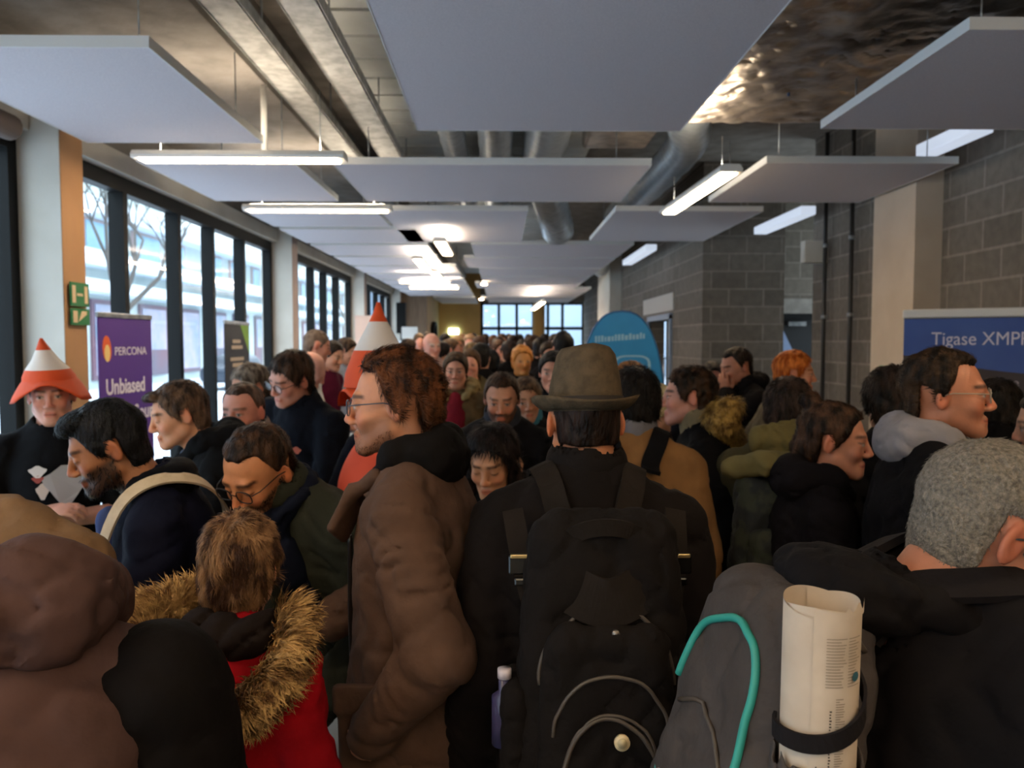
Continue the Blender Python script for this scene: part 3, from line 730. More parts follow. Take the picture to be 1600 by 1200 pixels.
# ------------------------------------------------------------------ pendant lamps
def lampbar(a,b_,label,w=.075,hh=.05,glow=True,cable=True,ztop=None):
    a=np.array(a,float); b_=np.array(b_,float); c=(a+b_)/2; d=b_-a; L=np.linalg.norm(d); d/=L
    o=empty('pendant_lamp',c,math.atan2(d[1],d[0])); tag(o,label,'lamp','linear pendant lamps')
    m=MB(); prof=[(-w,.0),(-w*1.05,.02),(-w*.75,hh),(w*.75,hh),(w*1.05,.02),(w,.0)]
    V=[];F=[]
    for x in (-L/2,L/2): V+=[(x,p,q) for p,q in prof]
    n=6; F=[(k,(k+1)%n,n+(k+1)%n,n+k) for k in range(n)]+[tuple(range(n)),tuple(range(2*n-1,n-1,-1))]
    m.add(V,F); m.build('housing',M_white,o)
    MB().box(-L/2+.04,L/2-.04,-w*.72,w*.72,-.012,.001).build('diffuser',M_lamp,o,bevel=.008)
    MB().box(-L/2+.06,L/2-.06,-w*.5,w*.5,hh,hh+.004).build('uplight',M_up,o)
    if cable:
        for sx in (-1,1): rod(sx*L*.38,0,hh,ztop if ztop else (ZC-c[2]-.02 if abs(c[0])<1.2 or c[0]>1 else .45),o,.003)
    return o
def L2(p,q,Y1,Y2,label,**k): a=P(*p,Y1); b_=P(*q,Y2); z=(a[2]+b_[2])/2; a[2]=b_[2]=z; return lampbar(a,b_,label,**k)
L2((212,250),(540,250),5.2,5.2,'long glowing pendant lamp crosswise below the second left ceiling panel')
L2((382,329),(612,329),7.3,7.3,'second long glowing pendant lamp crosswise, above the left windows')
L2((1143,268),(1044,334),5.2,6.9,'slanted glowing pendant lamp on the right under the foil duct',ztop=.28)
L2((687,378),(700,398),8.5,9.8,'short glowing lamp end-on, first of three down the middle',cable=False)
L2((652,405),(668,424),10.3,12.1,'short glowing lamp end-on, second of three down the middle',cable=False)
L2((677,425),(690,439),12.1,13.9,'short glowing lamp end-on, farthest of three down the middle',cable=False)
L2((622,441),(705,441),14.0,14.0,'upper of two far crosswise lamps at the end of the window wall',cable=False)
L2((638,450),(719,450),15.4,15.4,'lower of two far crosswise lamps at the end of the window wall',cable=False)
L2((848,472),(833,484),17.5,21.5,'small far glowing lamp near the rear glass doors',cable=False)
for k,(x,y) in enumerate(((2.3,1.2),(-1.5,.6),(.35,-.9),(1.9,-1.6),(-1.5,-1.6))):
    lampbar((x-.7,y,2.9),(x+.7,y,2.9),'glowing pendant lamp over the people nearest the camera, out of the picture')
for x,y,l in ((-.35,16.3,'tiny round ceiling light, nearer of two down the middle of the hall'),(-.55,22.0,'tiny round ceiling light beside the yellow end wall')):
    o=MB().tube([(0,0,0),(0,0,.03)],.06,14).build('spot_light',M_lamp,None,(x,y,2.93)); tag(o,l,'light')
# wall fixtures on the right, unlit, with a faint glow added to their material
for p,q,Y1,Y2,l in (((1186,352),(1260,340),9.6,8.1,'white wall light above the dark niche on the right'),((1466,228),(1530,208),6.0,5.3,'white wall light at upper right behind the ceiling panel'),((978,405),(1016,394),13.6,11.4,'small white wall light above the dark double doorway')):
    a=P(*p,Y1); b_=P(*q,Y2); z=(a[2]+b_[2])/2; a[2]=b_[2]=z; x=min(a[0],b_[0]); 
    o=MB().box(x-.06,x+.10,b_[1],a[1],z-.04,z+.05).build('wall_light',mat('wall_light','cfd6e2',rough=.3,emit='cdd8ea',estr=.35),bevel=.01); tag(o,l,'light')
# ------------------------------------------------------------------ services under the ceiling
for x,l in ((-1.42,'metal cable tray running beside the dark soffit, the left one'),(-1.02,'metal cable tray running beside the dark soffit, the right one')):
    m=MB(); m.box(x-.1,x+.1,-3,21,3.46,3.47); m.box(x-.105,x-.09,-3,21,3.46,3.53); m.box(x+.09,x+.105,-3,21,3.46,3.53)
    o=m.build('cable_tray',M_tray); tag(o,l,'cable tray','cable trays')
    MB().tube([(x-.03,-3,3.495),(x-.03,21,3.495)],.022,6).build('cable',mat('cable_grey','8d8884',rough=.6),o); MB().tube([(x+.03,-3,3.49),(x+.03,21,3.49)],.016,6).build('cable',mat('cable_pale','b9b6b0',rough=.6),o)
    for y in np.arange(1,21,1.9): rod(x,y,3.46,ZC,o,.006)
o=MB().tube([(-1.64,5.56,3.53),(-1.64,5.56,3.0)],.022,10).build('conduit_pipe',M_white); tag(o,'white vertical conduit between the two left ceiling panels','pipe')
# foil wrapped box duct
s=SDF(np.array([.6,1.4,3.15]),np.array([3.55,6.2,4.05]),.035); s.box((2.12,3.6,3.66),(1.28,2.05,.38),rad=.10,k=0); s.warp(.015,Rng(4),16,crease=True); s.warp(.006,Rng(5),40,crease=True)
V,F=s.nets(1); V[:,2]=np.minimum(V[:,2],ZC-.01); o=link('foil_duct',mesh('foil_duct',V,F),M_foil); tag(o,'big crinkled foil-wrapped box duct at the top right','duct')
def duct(pts,r,label,n=24,cat='duct',name='silver_duct'):
    q=bezier(pts,40); rr=[r*(1+.035*math.sin(i*2.4)) for i in range(40)]
    o=MB().tube(q,rr,n).build(name,M_duct); tag(o,label,cat); return o
duct([(-.05,5.5,3.62),(-.05,9,3.62),(-.05,13,3.62)],.16,'round silver duct running down the middle above the panels')
duct([(-.45,5.5,3.66),(-.45,9,3.66),(-.45,12,3.66)],.12,'slimmer round silver duct left of the middle one')
duct([(.42,5.5,3.6),(.42,8.2,3.6),(.5,9.0,3.52),(.62,9.6,3.35),(.72,9.95,3.12)],.2,'bent flexible silver duct dropping between two ceiling panels')
duct([(1.5,5.9,3.7),(1.62,6.9,3.7),(1.8,8.0,3.66),(1.75,12,3.66)],.19,'fat silver duct above the slanted pendant lamp')
o=MB().box(.7,1.25,5.95,6.9,3.42,3.9).build('duct_box',M_foil,bevel=.03); tag(o,'silver air handling box behind the wide ceiling panel','duct')
duct([(1.95,12.5,3.55),(2.0,14,3.5),(2.0,15.5,3.4),(2.05,16.3,3.25)],.16,'silver duct near the far end by the small right column')
o=MB().tube([tuple(P(1232,150,4.9)),tuple(P(1236,60,4.9)),tuple(P(1238,-90,4.9))],.009,6).build('blue_cable',mat('blue_cable','33476b',rough=.5)); tag(o,'blue cable hanging in front of the foil duct','cable')
for x,Y,l in ((1287,8.35,'dark vertical pipe on the block wall, the left of two'),(1328,7.7,'dark vertical pipe on the block wall, the right of two')):
    c=P(x,500,Y); o=MB().tube([(c[0],Y,0),(c[0],Y,3.95)],.022,10).build('wall_pipe',mat('pipe_dark','2e2c2b',rough=.5)); tag(o,l,'pipe','vertical wall pipes')
    for z in (.9,2.0,2.75): MB().tube([(c[0],Y,z),(c[0],Y,z+.04)],.03,10).build('pipe_clamp',M_steel,o)
c=P(1268,394,8.5); o=MB().box(c[0]-.10,3.502,8.44,8.56,c[2]-.12,c[2]+.12).build('junction_box',M_plaster,bevel=.01); tag(o,'white square junction box on the end of the block wall','box')
# ------------------------------------------------------------------ signs
def text(body,size,loc,R,m,parent,name='lettering',extr=.0008,align='LEFT',sx=1,bold=.004):
    cu=bpy.data.curves.new(name,'FONT'); cu.body=body; cu.size=size; cu.extrude=extr; cu.align_x=align; cu.offset=size*bold
    t=bpy.data.objects.new('tmp',cu); me=bpy.data.meshes.new_from_object(t); bpy.data.objects.remove(t); bpy.data.curves.remove(cu)
    me.transform(Matrix.Diagonal((sx,1,1,1))); o=link(name,me,m,parent); o.matrix_local=Matrix.Translation(Vector(loc))@Matrix(np.array(R).tolist()).to_4x4(); return o
def board_frame(A,B):
    """frame whose x runs A to B, z up, y out of the board"""
    x=np.array([B[0]-A[0],B[1]-A[1],0.]); L=np.linalg.norm(x); x/=L; z=np.array([0,0,1.]); return x,np.cross(x,z),L
def banner(A,B,ztop,col,label,m=None):
    """roll-up banner: local x across, local z up, text faces local -y"""
    x,y,L=board_frame(A,B); o=empty('roll_up_banner',(A[0],A[1],0),math.atan2(x[1],x[0])); tag(o,label,'banner')
    MB().box(0,L,-.004,.004,.08,ztop).build('printed_sheet',m or mat('banner_'+col,col,rough=.55,spec=.3),o)
    MB().box(-.01,L+.01,-.06,.06,0,.08).build('base_case',M_steel,o,bevel=.01); MB().box(-.005,L+.005,-.012,.012,ztop,ztop+.035).build('top_rail',M_steel,o,bevel=.004)
    return o,L
TR=np.array([[1,0,0],[0,0,-1],[0,1,0.]])   # letters stand up and face local -y
Wt=mat('print_white','e9e4f2',rough=.6); 
A=P(152,500,5.35); B=P(235,500,6.05); o,L=banner(A,B,1.92,'5b3a94','purple roll-up banner with white lettering by the left windows')
text('PERCONA',.082,(L*.27,-.0055,1.66),TR,Wt,o,sx=1.15)
for s_,z in (('Unbiased',1.39),('Open Source',1.19),('Database',.99)): text(s_,.152,(L*.10,-.0055,z),TR,Wt,o,sx=.92,bold=.022)
MB().add([(L*.14+.055*cos(a)*(1+.0*a),-.0055,1.685+.09*sin(a)+.03*abs(sin(a/2))) for a in np.linspace(0,2*pi,20)[:-1]],[tuple(range(19))[::-1]]).build('logo',mat('logo_orange','e8642c',rough=.6),o)
MB().add([(L*.14+.035*cos(a),-.0065,1.675+.06*sin(a)) for a in np.linspace(0,2*pi,20)[:-1]],[tuple(range(19))[::-1]]).build('logo',mat('logo_yellow','f4d488',rough=.6),o)
A=P(350,506,7.7); B=P(388,506,8.6); o,L=banner(A,B,1.93,'1f2430','dark roll-up banner with a green corner against the left windows')
MB().add([(L,-.0055,1.93),(L*.62,-.0055,1.93),(L,-.0055,1.62)],[(0,1,2)]).build('green_corner',mat('print_green','7fae3a',rough=.6),o)
for s_,z in (('UNIX',1.70),('OPEN',1.52),('CODE',1.34)): pass
m=MB()
for z,x0,x1 in ((1.76,.3,.62),(1.70,.25,.7),(1.58,.2,.75),(1.52,.28,.7),(1.38,.3,.66)): m.box(L*x0,L*x1,-.0065,-.005,z-.018,z+.018)
m.build('printed_lines',mat('print_cream','b8a590',rough=.6),o)
# right banner
A=P(1413,492,4.95); B=np.array([3.44,4.32,0]); 
o,L=banner((A[0],A[1]),(B[0],B[1]),1.90,'4c4446','wide blue and grey banner on a silver stand at the right edge')
MB().box(-.008,L+.008,-.02,.02,1.90,1.955).build('white_rail',M_white,o,bevel=.01)
m=MB(); n=24; bt=[1.67-.11*sin(pi*min(1,(i/n)*1.05)*.62) for i in range(n+1)]
V=[(L*i/n,-.0052,1.895) for i in range(n+1)]+[(L*i/n,-.0052,bt[i]) for i in range(n+1)]
m.add(V,[(i,n+1+i,n+2+i,i+1) for i in range(n)]); m.build('blue_header',mat('print_blue','4a68b0',rough=.6,col2='3d5aa6',scale=2),o)
text('Tigase XMPP Platform',.112,(.155,-.0065,1.735),TR,Wt,o,sx=.86,bold=0)
text('Anywhere',.07,(.33,-.0065,1.49),TR,mat('print_grey','b4a8ac',rough=.6),o); text('VoIP',.07,(.70,-.0065,1.485),TR,mat('print_grey','b4a8ac',rough=.6),o)
sil=[(x,z+.10) for x,z in [(.42,1.30),(.50,1.33),(.62,1.33),(.70,1.27),(.80,1.24),(.95,1.22),(1.06,1.16),(1.06,.98),(.82,.98),(.74,1.02),(.70,.95),(.64,1.02),(.52,1.05),(.44,1.12)]]
MB().add([(x,-.0060,z) for x,z in sil],[tuple(range(len(sil)))[::-1]]).build('animal_outline',mat('print_sky','9db9d6',rough=.6),o)
MB().add([(.60,-.0068,1.32),(.64,-.0068,1.335),(.70,-.0068,1.31),(.63,-.0068,1.31)],[(0,3,2,1)]).build('animal_eye',mat('print_navy','34507c',rough=.6),o)
MB().box(.62,L-.01,-.0056,-.005,.62,.99).build('white_box',mat('print_pale','cfc4c2',rough=.6),o)
# blue rounded banner
cx=P(971,500,8.0)[0]; o=empty('oval_banner',(cx,8.0,0)); tag(o,'bright blue rounded pop-up banner standing by the block wall','banner')
n=48
def egg(a,k=1): return ((.44*k)*np.sign(cos(a))*abs(cos(a))**.8, 1.02+1.04*k*np.sign(sin(a))*abs(sin(a))**.95)
pts=[egg(2*pi*i/n) for i in range(n)]
V=[(x,-.012,z) for x,z in pts]+[(x,.012,z) for x,z in pts]
MB().add(V,[tuple(range(n)),tuple(range(2*n-1,n-1,-1))]+[(i,n+i,n+(i+1)%n,(i+1)%n) for i in range(n)]).build('printed_cloth',mat('banner_blue','1f86cc',rough=.6,col2='248ed2',scale=3),o)
MB().tube([(x*1.0,0,z) for x,z in pts+pts[:1]],.014,8,False).build('hoop',mat('hoop_blue','155a96',rough=.5),o)
pb=mat('print_paleblue','8ec0e4',rough=.6)
m=MB(); r=random.Random(3); x=-.27
while x<.24:
    w=r.uniform(.018,.034); z=1.775+.14*(x+.27)*.55; h_=r.choice((.026,.026,.040)); m.add([(x,-.0135,z-.026),(x+w,-.0135,z-.024),(x+w,-.0135,z+h_),(x,-.0135,z+h_-.003)],[(0,1,2,3)]); x+=w+.010
m.build('lettering',pb,o)
def ringstrip(cx_,cz,rx,rz,t,a0=0,a1=2*pi,p=.6,n=28):
    V=[]; 
    for k in (1,1-t):
        for i in range(n+1):
            a=a0+(a1-a0)*i/n; V.append((cx_+rx*(k if rx>t else 1)*np.sign(cos(a))*abs(cos(a))**p,-.0137,cz+rz*k*np.sign(sin(a))*abs(sin(a))**p))
    return V,[(i,i+1,n+2+i,n+1+i) for i in range(n)]
m=MB(); m.add(*ringstrip(.11,1.50,.19,.12,.14)); m.add(*ringstrip(.05,1.47,.05,.06,.4,p=1)); m.add(*ringstrip(.16,1.47,.05,.06,.4,p=1)); m.build('logo',pb,o)
MB().add([(-.40,-.0137,1.56),(-.35,-.0137,1.58),(-.25,-.0137,1.40),(-.05,-.0137,1.22),(-.38,-.0137,1.28)],[(0,1,2,3,4)][::-1]).build('pale_shape',mat('print_midblue','4f96d8',rough=.6),o)
# exit sign on the first pier
o=empty('exit_sign',(-2.700,4.97,0)); tag(o,'green and white emergency exit sign on the first left pier','sign')
gz=mat('sign_green','1c7a44',rough=.5); cw=mat('sign_cream','e0c9a4',rough=.5)
for z0,z1 in ((1.98,2.13),(1.86,1.965)):
    MB().box(-.002,.006,.02,.24,z0,z1).build('green_plate',gz,o)
m=MB(); m.box(.006,.008,.035,.075,2.0,2.11); m.box(.006,.008,.18,.22,2.0,2.11); m.box(.006,.008,.09,.16,2.045,2.062); m.box(.006,.008,.04,.09,1.875,1.95)
m.add([(.008,.10,1.88),(.008,.2,1.93),(.008,.2,1.95),(.008,.14,1.95)],[(0,1,2,3)]); m.build('symbol',cw,o)
c=P(1392,590,6.2); o=MB().box(3.262,3.284,6.3,6.75,1.45,1.55).build('exit_plate',gz); tag(o,'small green sign low on the right column','sign')
# paper notices and tall things along the far windows
for px,py,Y,w,h_,col,l in ((572,520,14.2,.40,.62,'e6c9bc','pale pink poster standing by the far left windows'),(640,520,20,.4,.3,'e8e6e2','white box on the stall at the end of the window wall'),(622,548,19,.5,.5,'dfe4ea','pale grey display on the stall at the end of the window wall')):
    c=P(px,py,Y); o=MB().box(c[0]-w/2,c[0]+w/2,Y,Y+.02,c[2]-h_/2,c[2]+h_/2).box(c[0]-.02,c[0]+.02,Y+.02,Y+.05,0,c[2]).build('display_board',mat('paper_'+col,col,rough=.8)); tag(o,l,'board')
c=P(627,500,20.5); o=MB().box(c[0]-.12,c[0]+.12,20.4,20.6,c[2]-.35,c[2]+.45).box(c[0]-.03,c[0]+.03,20.48,20.52,0,c[2]).build('loudspeaker',M_black,bevel=.02); tag(o,'black loudspeaker on a stand at the end of the left windows','loudspeaker')
# stall table behind the near people on the left
o=empty('stall_table',(-1.62,2.62,0)); tag(o,'stall table with a yellow-green cloth in front of the man in the cone hat','table')
MB().box(-.60,.60,-.22,.22,.70,.735).build('table_top',M_white,o)
for sx in (-1,1):
    for sy in (-1,1): MB().tube([(sx*.55,sy*.18,0),(sx*.55,sy*.18,.70)],.015,8).build('leg',M_steel,o)
o2=MB().box(-.61,.61,-.23,.23,.736,.742).box(-.61,.61,-.235,-.228,.35,.742).build('table_cloth',cloth('cloth_lime','a8a83a'),None,(-1.62,2.62,0)); tag(o2,'yellow-green cloth covering the stall table','tablecloth')
# ------------------------------------------------------------------ outside
snow=mat('snow','e6ecf2',rough=.9,col2='d4dce6',scale=.6)
S_('ground',MB().quad((-60,-40,-.15),(-3.12,-40,-.15),(-3.12,120,-.15),(-60,120,-.15)),snow)
S_('ground_rear',MB().quad((-3.1,YE+.2,-.15),(30,YE+.2,-.15),(30,90,-.15),(-3.1,90,-.15)),mat('paving','8c949c',rough=.9,col2='b8c0c8',scale=1))
fb=empty('building',(-16,0,0)); tag(fb,'pale building with snowy ledges across the yard outside the left windows','building')
fw=mat('facade','c2cac8',rough=.8,col2='b0bab8',scale=.5); fg=mat('facade_glass','8fb4c6',rough=.15,col2='6f98ad',scale=.4); fd=mat('facade_dark','5c5f70',rough=.5,col2='7a5560',scale=.3)
MB().box(-9,-.5,-10,110,-.15,7.2).build('wall',fw,fb)
for z0,z1,d in ((6.75,7.35,.5),(4.75,5.35,.4),(3.7,4.15,.7)): MB().box(-.5,d,-10,110,z0,z1).build('ledge',snow,fb)
k=0
for y in np.arange(2,108,4.2):
    if y<84: 
        w=MB().box(-.5,-.4,y,y+(2.9 if k%3 else 1.6),5.35,6.7).build('window',mat('fac_trim','b49a98',rough=.6),fb); MB().box(-.41,-.36,y+.15,y+(2.7 if k%3 else 1.4),5.45,6.6).build('pane',fg,w)
        w=MB().box(-.5,-.4,y+.5,y+3.4,.2,3.5).build('window',fd,fb); MB().box(-.41,-.36,y+.7,y+3.2,(.4 if k%2 else 1.4),3.3).build('pane',mat('shop_glass','6f86a0',rough=.2,col2='b4a0b4',scale=.5),w)
    k+=1
o=MB().box(-4,-.0,60,64,7.2,8.4).box(-6,-1,20,40,7.2,8.3).build('roof_unit',fw,fb)
tag(MB().box(-8,20,44,46,-.15,7).build('building',mat('rear_backdrop','8d9cae',rough=.8,col2='a4b0be',scale=.3)),'added blue-grey backdrop block dimming the view through the rear glass doors','building')  # backdrop added to keep the rear panes from blowing out
def tree(x,y,h_,seed,l):
    r=random.Random(seed); m=MB(); 
    def br(p,d,L,rad,dep):
        q=p+d*L; m.tube([p,q],[rad,rad*.7],5,False)
        if dep:
            for _ in range(3): 
                e=d+np.array([r.uniform(-.7,.7),r.uniform(-.7,.7),r.uniform(-.1,.5)]); br(q,e/np.linalg.norm(e),L*.7,rad*.6,dep-1)
    br(np.zeros(3),np.array([0,0,1.]),h_*.3,.16,4); o=m.build('bare_tree',mat('bark','5a5450',rough=.9),None,(x,y,-.15)); tag(o,l,'tree')
tree(-12.5,26,9,2,'bare tree outside the near left windows'); tree(-12,62,10,5,'bare tree outside the far left windows'); tree(2,48,8,8,'bare tree outside the rear glass doors')
def car(x,y,col,l,body=1.0):
    o=empty('car',(x,y,-.15),pi/2); tag(o,l,'car','parked cars in the yard')
    s=SDF(np.array([-2.4,-1.1,0]),np.array([2.4,1.1,1.7]),.09); s.box((0,0,.62),(2.1,.85,.32),rad=.2,k=.05); s.box((-.1,0,1.05),(1.15,.72,.38),rad=.25,k=.1,taper=.2)
    V,F=s.nets(1); link('body',mesh('body',V,F),mat('car_'+col,col,rough=.3),o)
    for sx in (-1.3,1.3):
        for sy in (-.75,.75): MB().tube([(sx,sy-.1,.32),(sx,sy+.1,.32)],.32,16).build('wheel',M_black,o)
car(-11,33,'3c4450','dark parked car seen through the second left window'); car(-11,42,'5a6a78','grey parked car seen through the second left window, farther along'); car(-9.5,70,'444a54','dark parked car far off outside the left windows')
# ------------------------------------------------------------------ light
w=bpy.data.worlds.new('World'); SC.world=w; w.use_nodes=True; nt=w.node_tree; bg=nt.nodes['Background']
tc=nt.nodes.new('ShaderNodeTexCoord'); sp=nt.nodes.new('ShaderNodeSeparateXYZ'); rp=nt.nodes.new('ShaderNodeValToRGB'); nt.links.new(tc.outputs['Generated'],sp.inputs[0]); nt.links.new(sp.outputs['Z'],rp.inputs[0]); nt.links.new(rp.outputs[0],bg.inputs[0])
rp.color_ramp.elements[0].color=(.42,.52,.57,1); rp.color_ramp.elements[1].color=(1.08,1.22,1.38,1); bg.inputs[1].default_value=WORLD_E
for i,(a,b_) in enumerate(((0,4.95),(5.22,10.35),(10.62,15.75),(16.02,21.3))):
    l=bpy.data.lights.new('window_portal','AREA'); l.shape='RECTANGLE'; l.size=b_-a; l.size_y=2.8; l.cycles.is_portal=True
    o=bpy.data.objects.new('window_portal',l); C.objects.link(o); o.location=(-3.15,(a+b_)/2,1.5); o.rotation_euler=(pi/2,0,-pi/2)
l=bpy.data.lights.new('window_portal','AREA'); l.shape='RECTANGLE'; l.size=3.4; l.size_y=3.0; l.cycles.is_portal=True
o=bpy.data.objects.new('window_portal',l); C.objects.link(o); o.location=(1.0,YE+.3,1.5); o.rotation_euler=(-pi/2,0,0)
SC.view_settings.view_transform='Standard'; SC.view_settings.look='None'; SC.view_settings.gamma=1; SC.view_settings.exposure=EXPO; SC.view_settings.use_curve_mapping=False
SC.cycles.use_denoising=True; SC.cycles.max_bounces=7; SC.cycles.diffuse_bounces=4; SC.cycles.transparent_max_bounces=12; SC.cycles.sample_clamp_indirect=8
SC.cycles.caustics_reflective=False; SC.cycles.caustics_refractive=False
# ------------------------------------------------------------------ accessories
def loc(D): return lambda x,y,z: D['Hp'](x,y,z)-D['base']
def fedora(D):
    L=loc(D); tilt=-.10
    def crown(u,v):
        a=2*pi*u; 
        if v<.72: t=v/.72; rx=.084-.019*t**1.5; ry=.106-.024*t**1.5; z=.022+.125*t
        else: t=(v-.72)/.28; k=1-t; rx=.065*k; ry=.082*k; z=.147+.014*sin(pi*min(1,t*2.4))**.7*(t<.42)-.026*max(0,t-.2)*1.0
        x=rx*cos(a); y=ry*sin(a)
        if v>.35: x*=1-.16*max(0,sin(a))*min(1,(v-.35)*3)          # pinched towards the front
        z+= .010*(1-abs(cos(a)))*min(1,v)
        return L(x,y-.012,z+tilt*y)
    o=MB().grid(crown,48,22,True); felt=mat('hat_felt','5f5140',rough=.95,col2='4f4335',scale=40,bump=.3,bscale=180,spec=.1)
    h=o.build('hat',felt,D['ob'])
    def brim(u,v):
        a=2*pi*u; k=v*2 if v<=.5 else (1-v)*2; up=.0035 if v>.5 else 0
        r=k*.038; side=abs(cos(a))**2
        z=.024+ (.030*side*k**2 + .020*max(0,-sin(a))*k**2 - .012*max(0,sin(a))*k)
        return L((.082+r)*cos(a),(.104+r)*sin(a)-.012,z+up+tilt*sin(a)*(.104+r))
    MB().grid(brim,56,13,True).build('brim',felt,h)
    MB().grid(lambda u,v:L((.0855-.002*v)*cos(2*pi*u),(.1075-.003*v)*sin(2*pi*u)-.012,.026+.028*v+tilt*.107*sin(2*pi*u)),48,4,True).build('hat_band',mat('hat_band','2a2320',rough=.7),h)
def cone_hat(D, s=1.0, lean=0, zs=None, rs=None):
    L=loc(D); org=mat('cone_orange','e2521c',rough=.7,col2='d94812',scale=6); wh=mat('cone_white','e6dcd6',rough=.7)
    zs=zs or [.064,.080,.107,.145,.185,.205,.232]; rs=rs or [.098,.095,.080,.050,.028,.018,.005]
    def sec(i0,i1,nm,m,par):
        n=28; V=[];F=[]
        for i in range(i0,i1+1):
            for k in range(n):
                a=2*pi*k/n; V.append(L(rs[i]*s*cos(a)+lean*(zs[i]-.05)*1.0,rs[i]*s*1.15*sin(a)-.012,zs[i]))
        for i in range(i1-i0):
            for k in range(n): F.append((i*n+k,i*n+(k+1)%n,(i+1)*n+(k+1)%n,(i+1)*n+k))
        return MB().add(V,F,True).build(nm,m,par)
    h=sec(0,2,'hat',org,D['ob'])
    sec(2,4,'white_band',wh,h); sec(4,6,'hat_tip',org,h)
    def brim(u,v):
        a=2*pi*u; k=min(1/max(abs(cos(a)),1e-6),1/max(abs(sin(a)),1e-6))**.85; vv=v*2 if v<=.5 else (1-v)*2
        r=.090+(.055*vv)*k
        drop=-.085*(max(0,abs(cos(a))-.15))*vv**1.3*k-.02*vv
        return L(r*cos(a)*s,r*1.05*sin(a)*s-.012,zs[0]+.006+drop+(.004 if v>.5 else 0))
    MB().grid(brim,64,13,True).build('brim',org,h)
def phone(D, c, Rm, label):
    o=empty('phone',c); o.rotation_euler=Matrix(np.array(Rm).tolist()).to_euler(); tag(o,label,'phone')
    MB().box(-.037,.037,-.005,.005,-.074,.074).build('phone_body',mat('phone_black','1a1b1e',rough=.3),o,bevel=.003); MB().box(-.033,.033,-.0062,-.005,-.066,.066).build('screen',mat('phone_screen','5a626c',rough=.15),o)
    return o
BAG={}
def backpack(label, c, R, sz, col, strap=None, m=None, panels=True, step=.010, cat='backpack', folds=.004, taper=.12, lobes=True):
    """c centre of the bag against the back, R body frame (bag bulges to -y)"""
    c=np.array(c,float); w,d,h=sz; o=empty('backpack',c); tag(o,label,cat); m=m or cloth('bag_'+col,col,bump=.35); rng=Rng(len(label))
    s=SDF(c-max(sz)*.8-.08,c+max(sz)*.8+.08,step); q=lambda x,y,z:c+R@np.array([x*w/2,y*d,z*h/2])
    s.box(q(0,-.42,0),(w/2,d*.40,h/2),R,rad=min(w,d)*.30,k=.02,taper=taper,bulge=.01)
    if folds: s.warp(folds,rng,22,crease=True)
    V,F=s.nets(1); link('main_bag',mesh('main_bag',V-c,F),m,o); BAG['m']=(V-c,F)
    if panels:
        s=SDF(c-max(sz)*.8-.08,c+max(sz)*.8+.08,step); s.box(q(0,-.86,-.25),(w*.38,d*.20,h*.32),R,rad=.045,k=.01,taper=.1); s.warp(folds,rng,26,crease=True)
        V,F=s.nets(1); link('front_pocket',mesh('front_pocket',V-c,F),m,o); BAG['p']=(V-c,F)
    return o,c,q,m
def snap(pts,V,F,off=.004,k=6):
    N=vnormals(V,F); out=[]
    for p in pts:
        d=((V-p)**2).sum(axis=1); i=np.argpartition(d,k)[:k]; w=1/(d[i]+1e-5); w/=w.sum(); n=(N[i]*w[:,None]).sum(axis=0); n/=np.linalg.norm(n); out.append((V[i]*w[:,None]).sum(axis=0)+n*off)
    return out
def smooth_path(q,n=4):
    for _ in range(n): q=[q[0]]+[(q[i-1]+2*q[i]+q[i+1])/4 for i in range(1,len(q)-1)]+[q[-1]]
    return q
def ribbon(pts,w,th,nrm,n=30):
    """flat strap through points; nrm = outward normal(s)"""
    q=bezier(pts,n); m=MB(); V=[]
    for i,p in enumerate(q):
        t=q[min(i+1,n-1)]-q[max(i-1,0)]; t/=np.linalg.norm(t)+1e-9
        nn=np.array(nrm(p) if callable(nrm) else nrm,float); nn=nn-t*(nn@t); nn/=np.linalg.norm(nn)+1e-9; b=np.cross(t,nn)
        V+=[p-b*w/2+nn*0,p-b*w/2+nn*th,p+b*w/2+nn*th,p+b*w/2]
    F=[(i*4+k,i*4+(k+1)%4,i*4+4+(k+1)%4,i*4+4+k) for i in range(n-1) for k in range(4)]+[(3,2,1,0),((n-1)*4,(n-1)*4+1,(n-1)*4+2,(n-1)*4+3)]
    return m.add(V,F,False)
def shoulder_straps(D, o, c, w=.055, col='201c1a', t=.04, m=None, bottom=-.36, thick=.012):
    Bp,b=D['Bp'],D['b']; m=m or cloth('strap_'+col,col)
    S=D['S']
    for sx in (1,-1):
        x=sx*.085
        pts=[Bp(x*.7,-.135-t,-.02),Bp(x,-.10-t,.035+t*.6),Bp(x*1.15,-.03,.070+t*.9),Bp(x*1.25,.06+t*.5,.035+t*.7),Bp(x*1.3,.118+t,-.06),Bp(x*1.5,.125+t,-.18),Bp(x*1.95,.07+t,-.28),Bp(x*2.05,-.05,-.33)]
        ce=S-D['bR'][:,2]*.12
        q=bezier(pts,34); q=q[:1]+snap(q[1:],D['jV'],D['jF'],.004)
        for _ in range(3): q=[q[0]]+[(q[i-1]+2*q[i]+q[i+1])/4 for i in range(1,len(q)-1)]+[q[-1]]
        ribbon([p-c for p in q],w,thick,lambda p:(p+c-ce),40).build('strap',m,o)
def mpath(D, pts, r, name, m, par, n=6, k=30): return MB().tube([p-D['base'] for p in bezier(pts,k)],r,n).build(name,m,par)

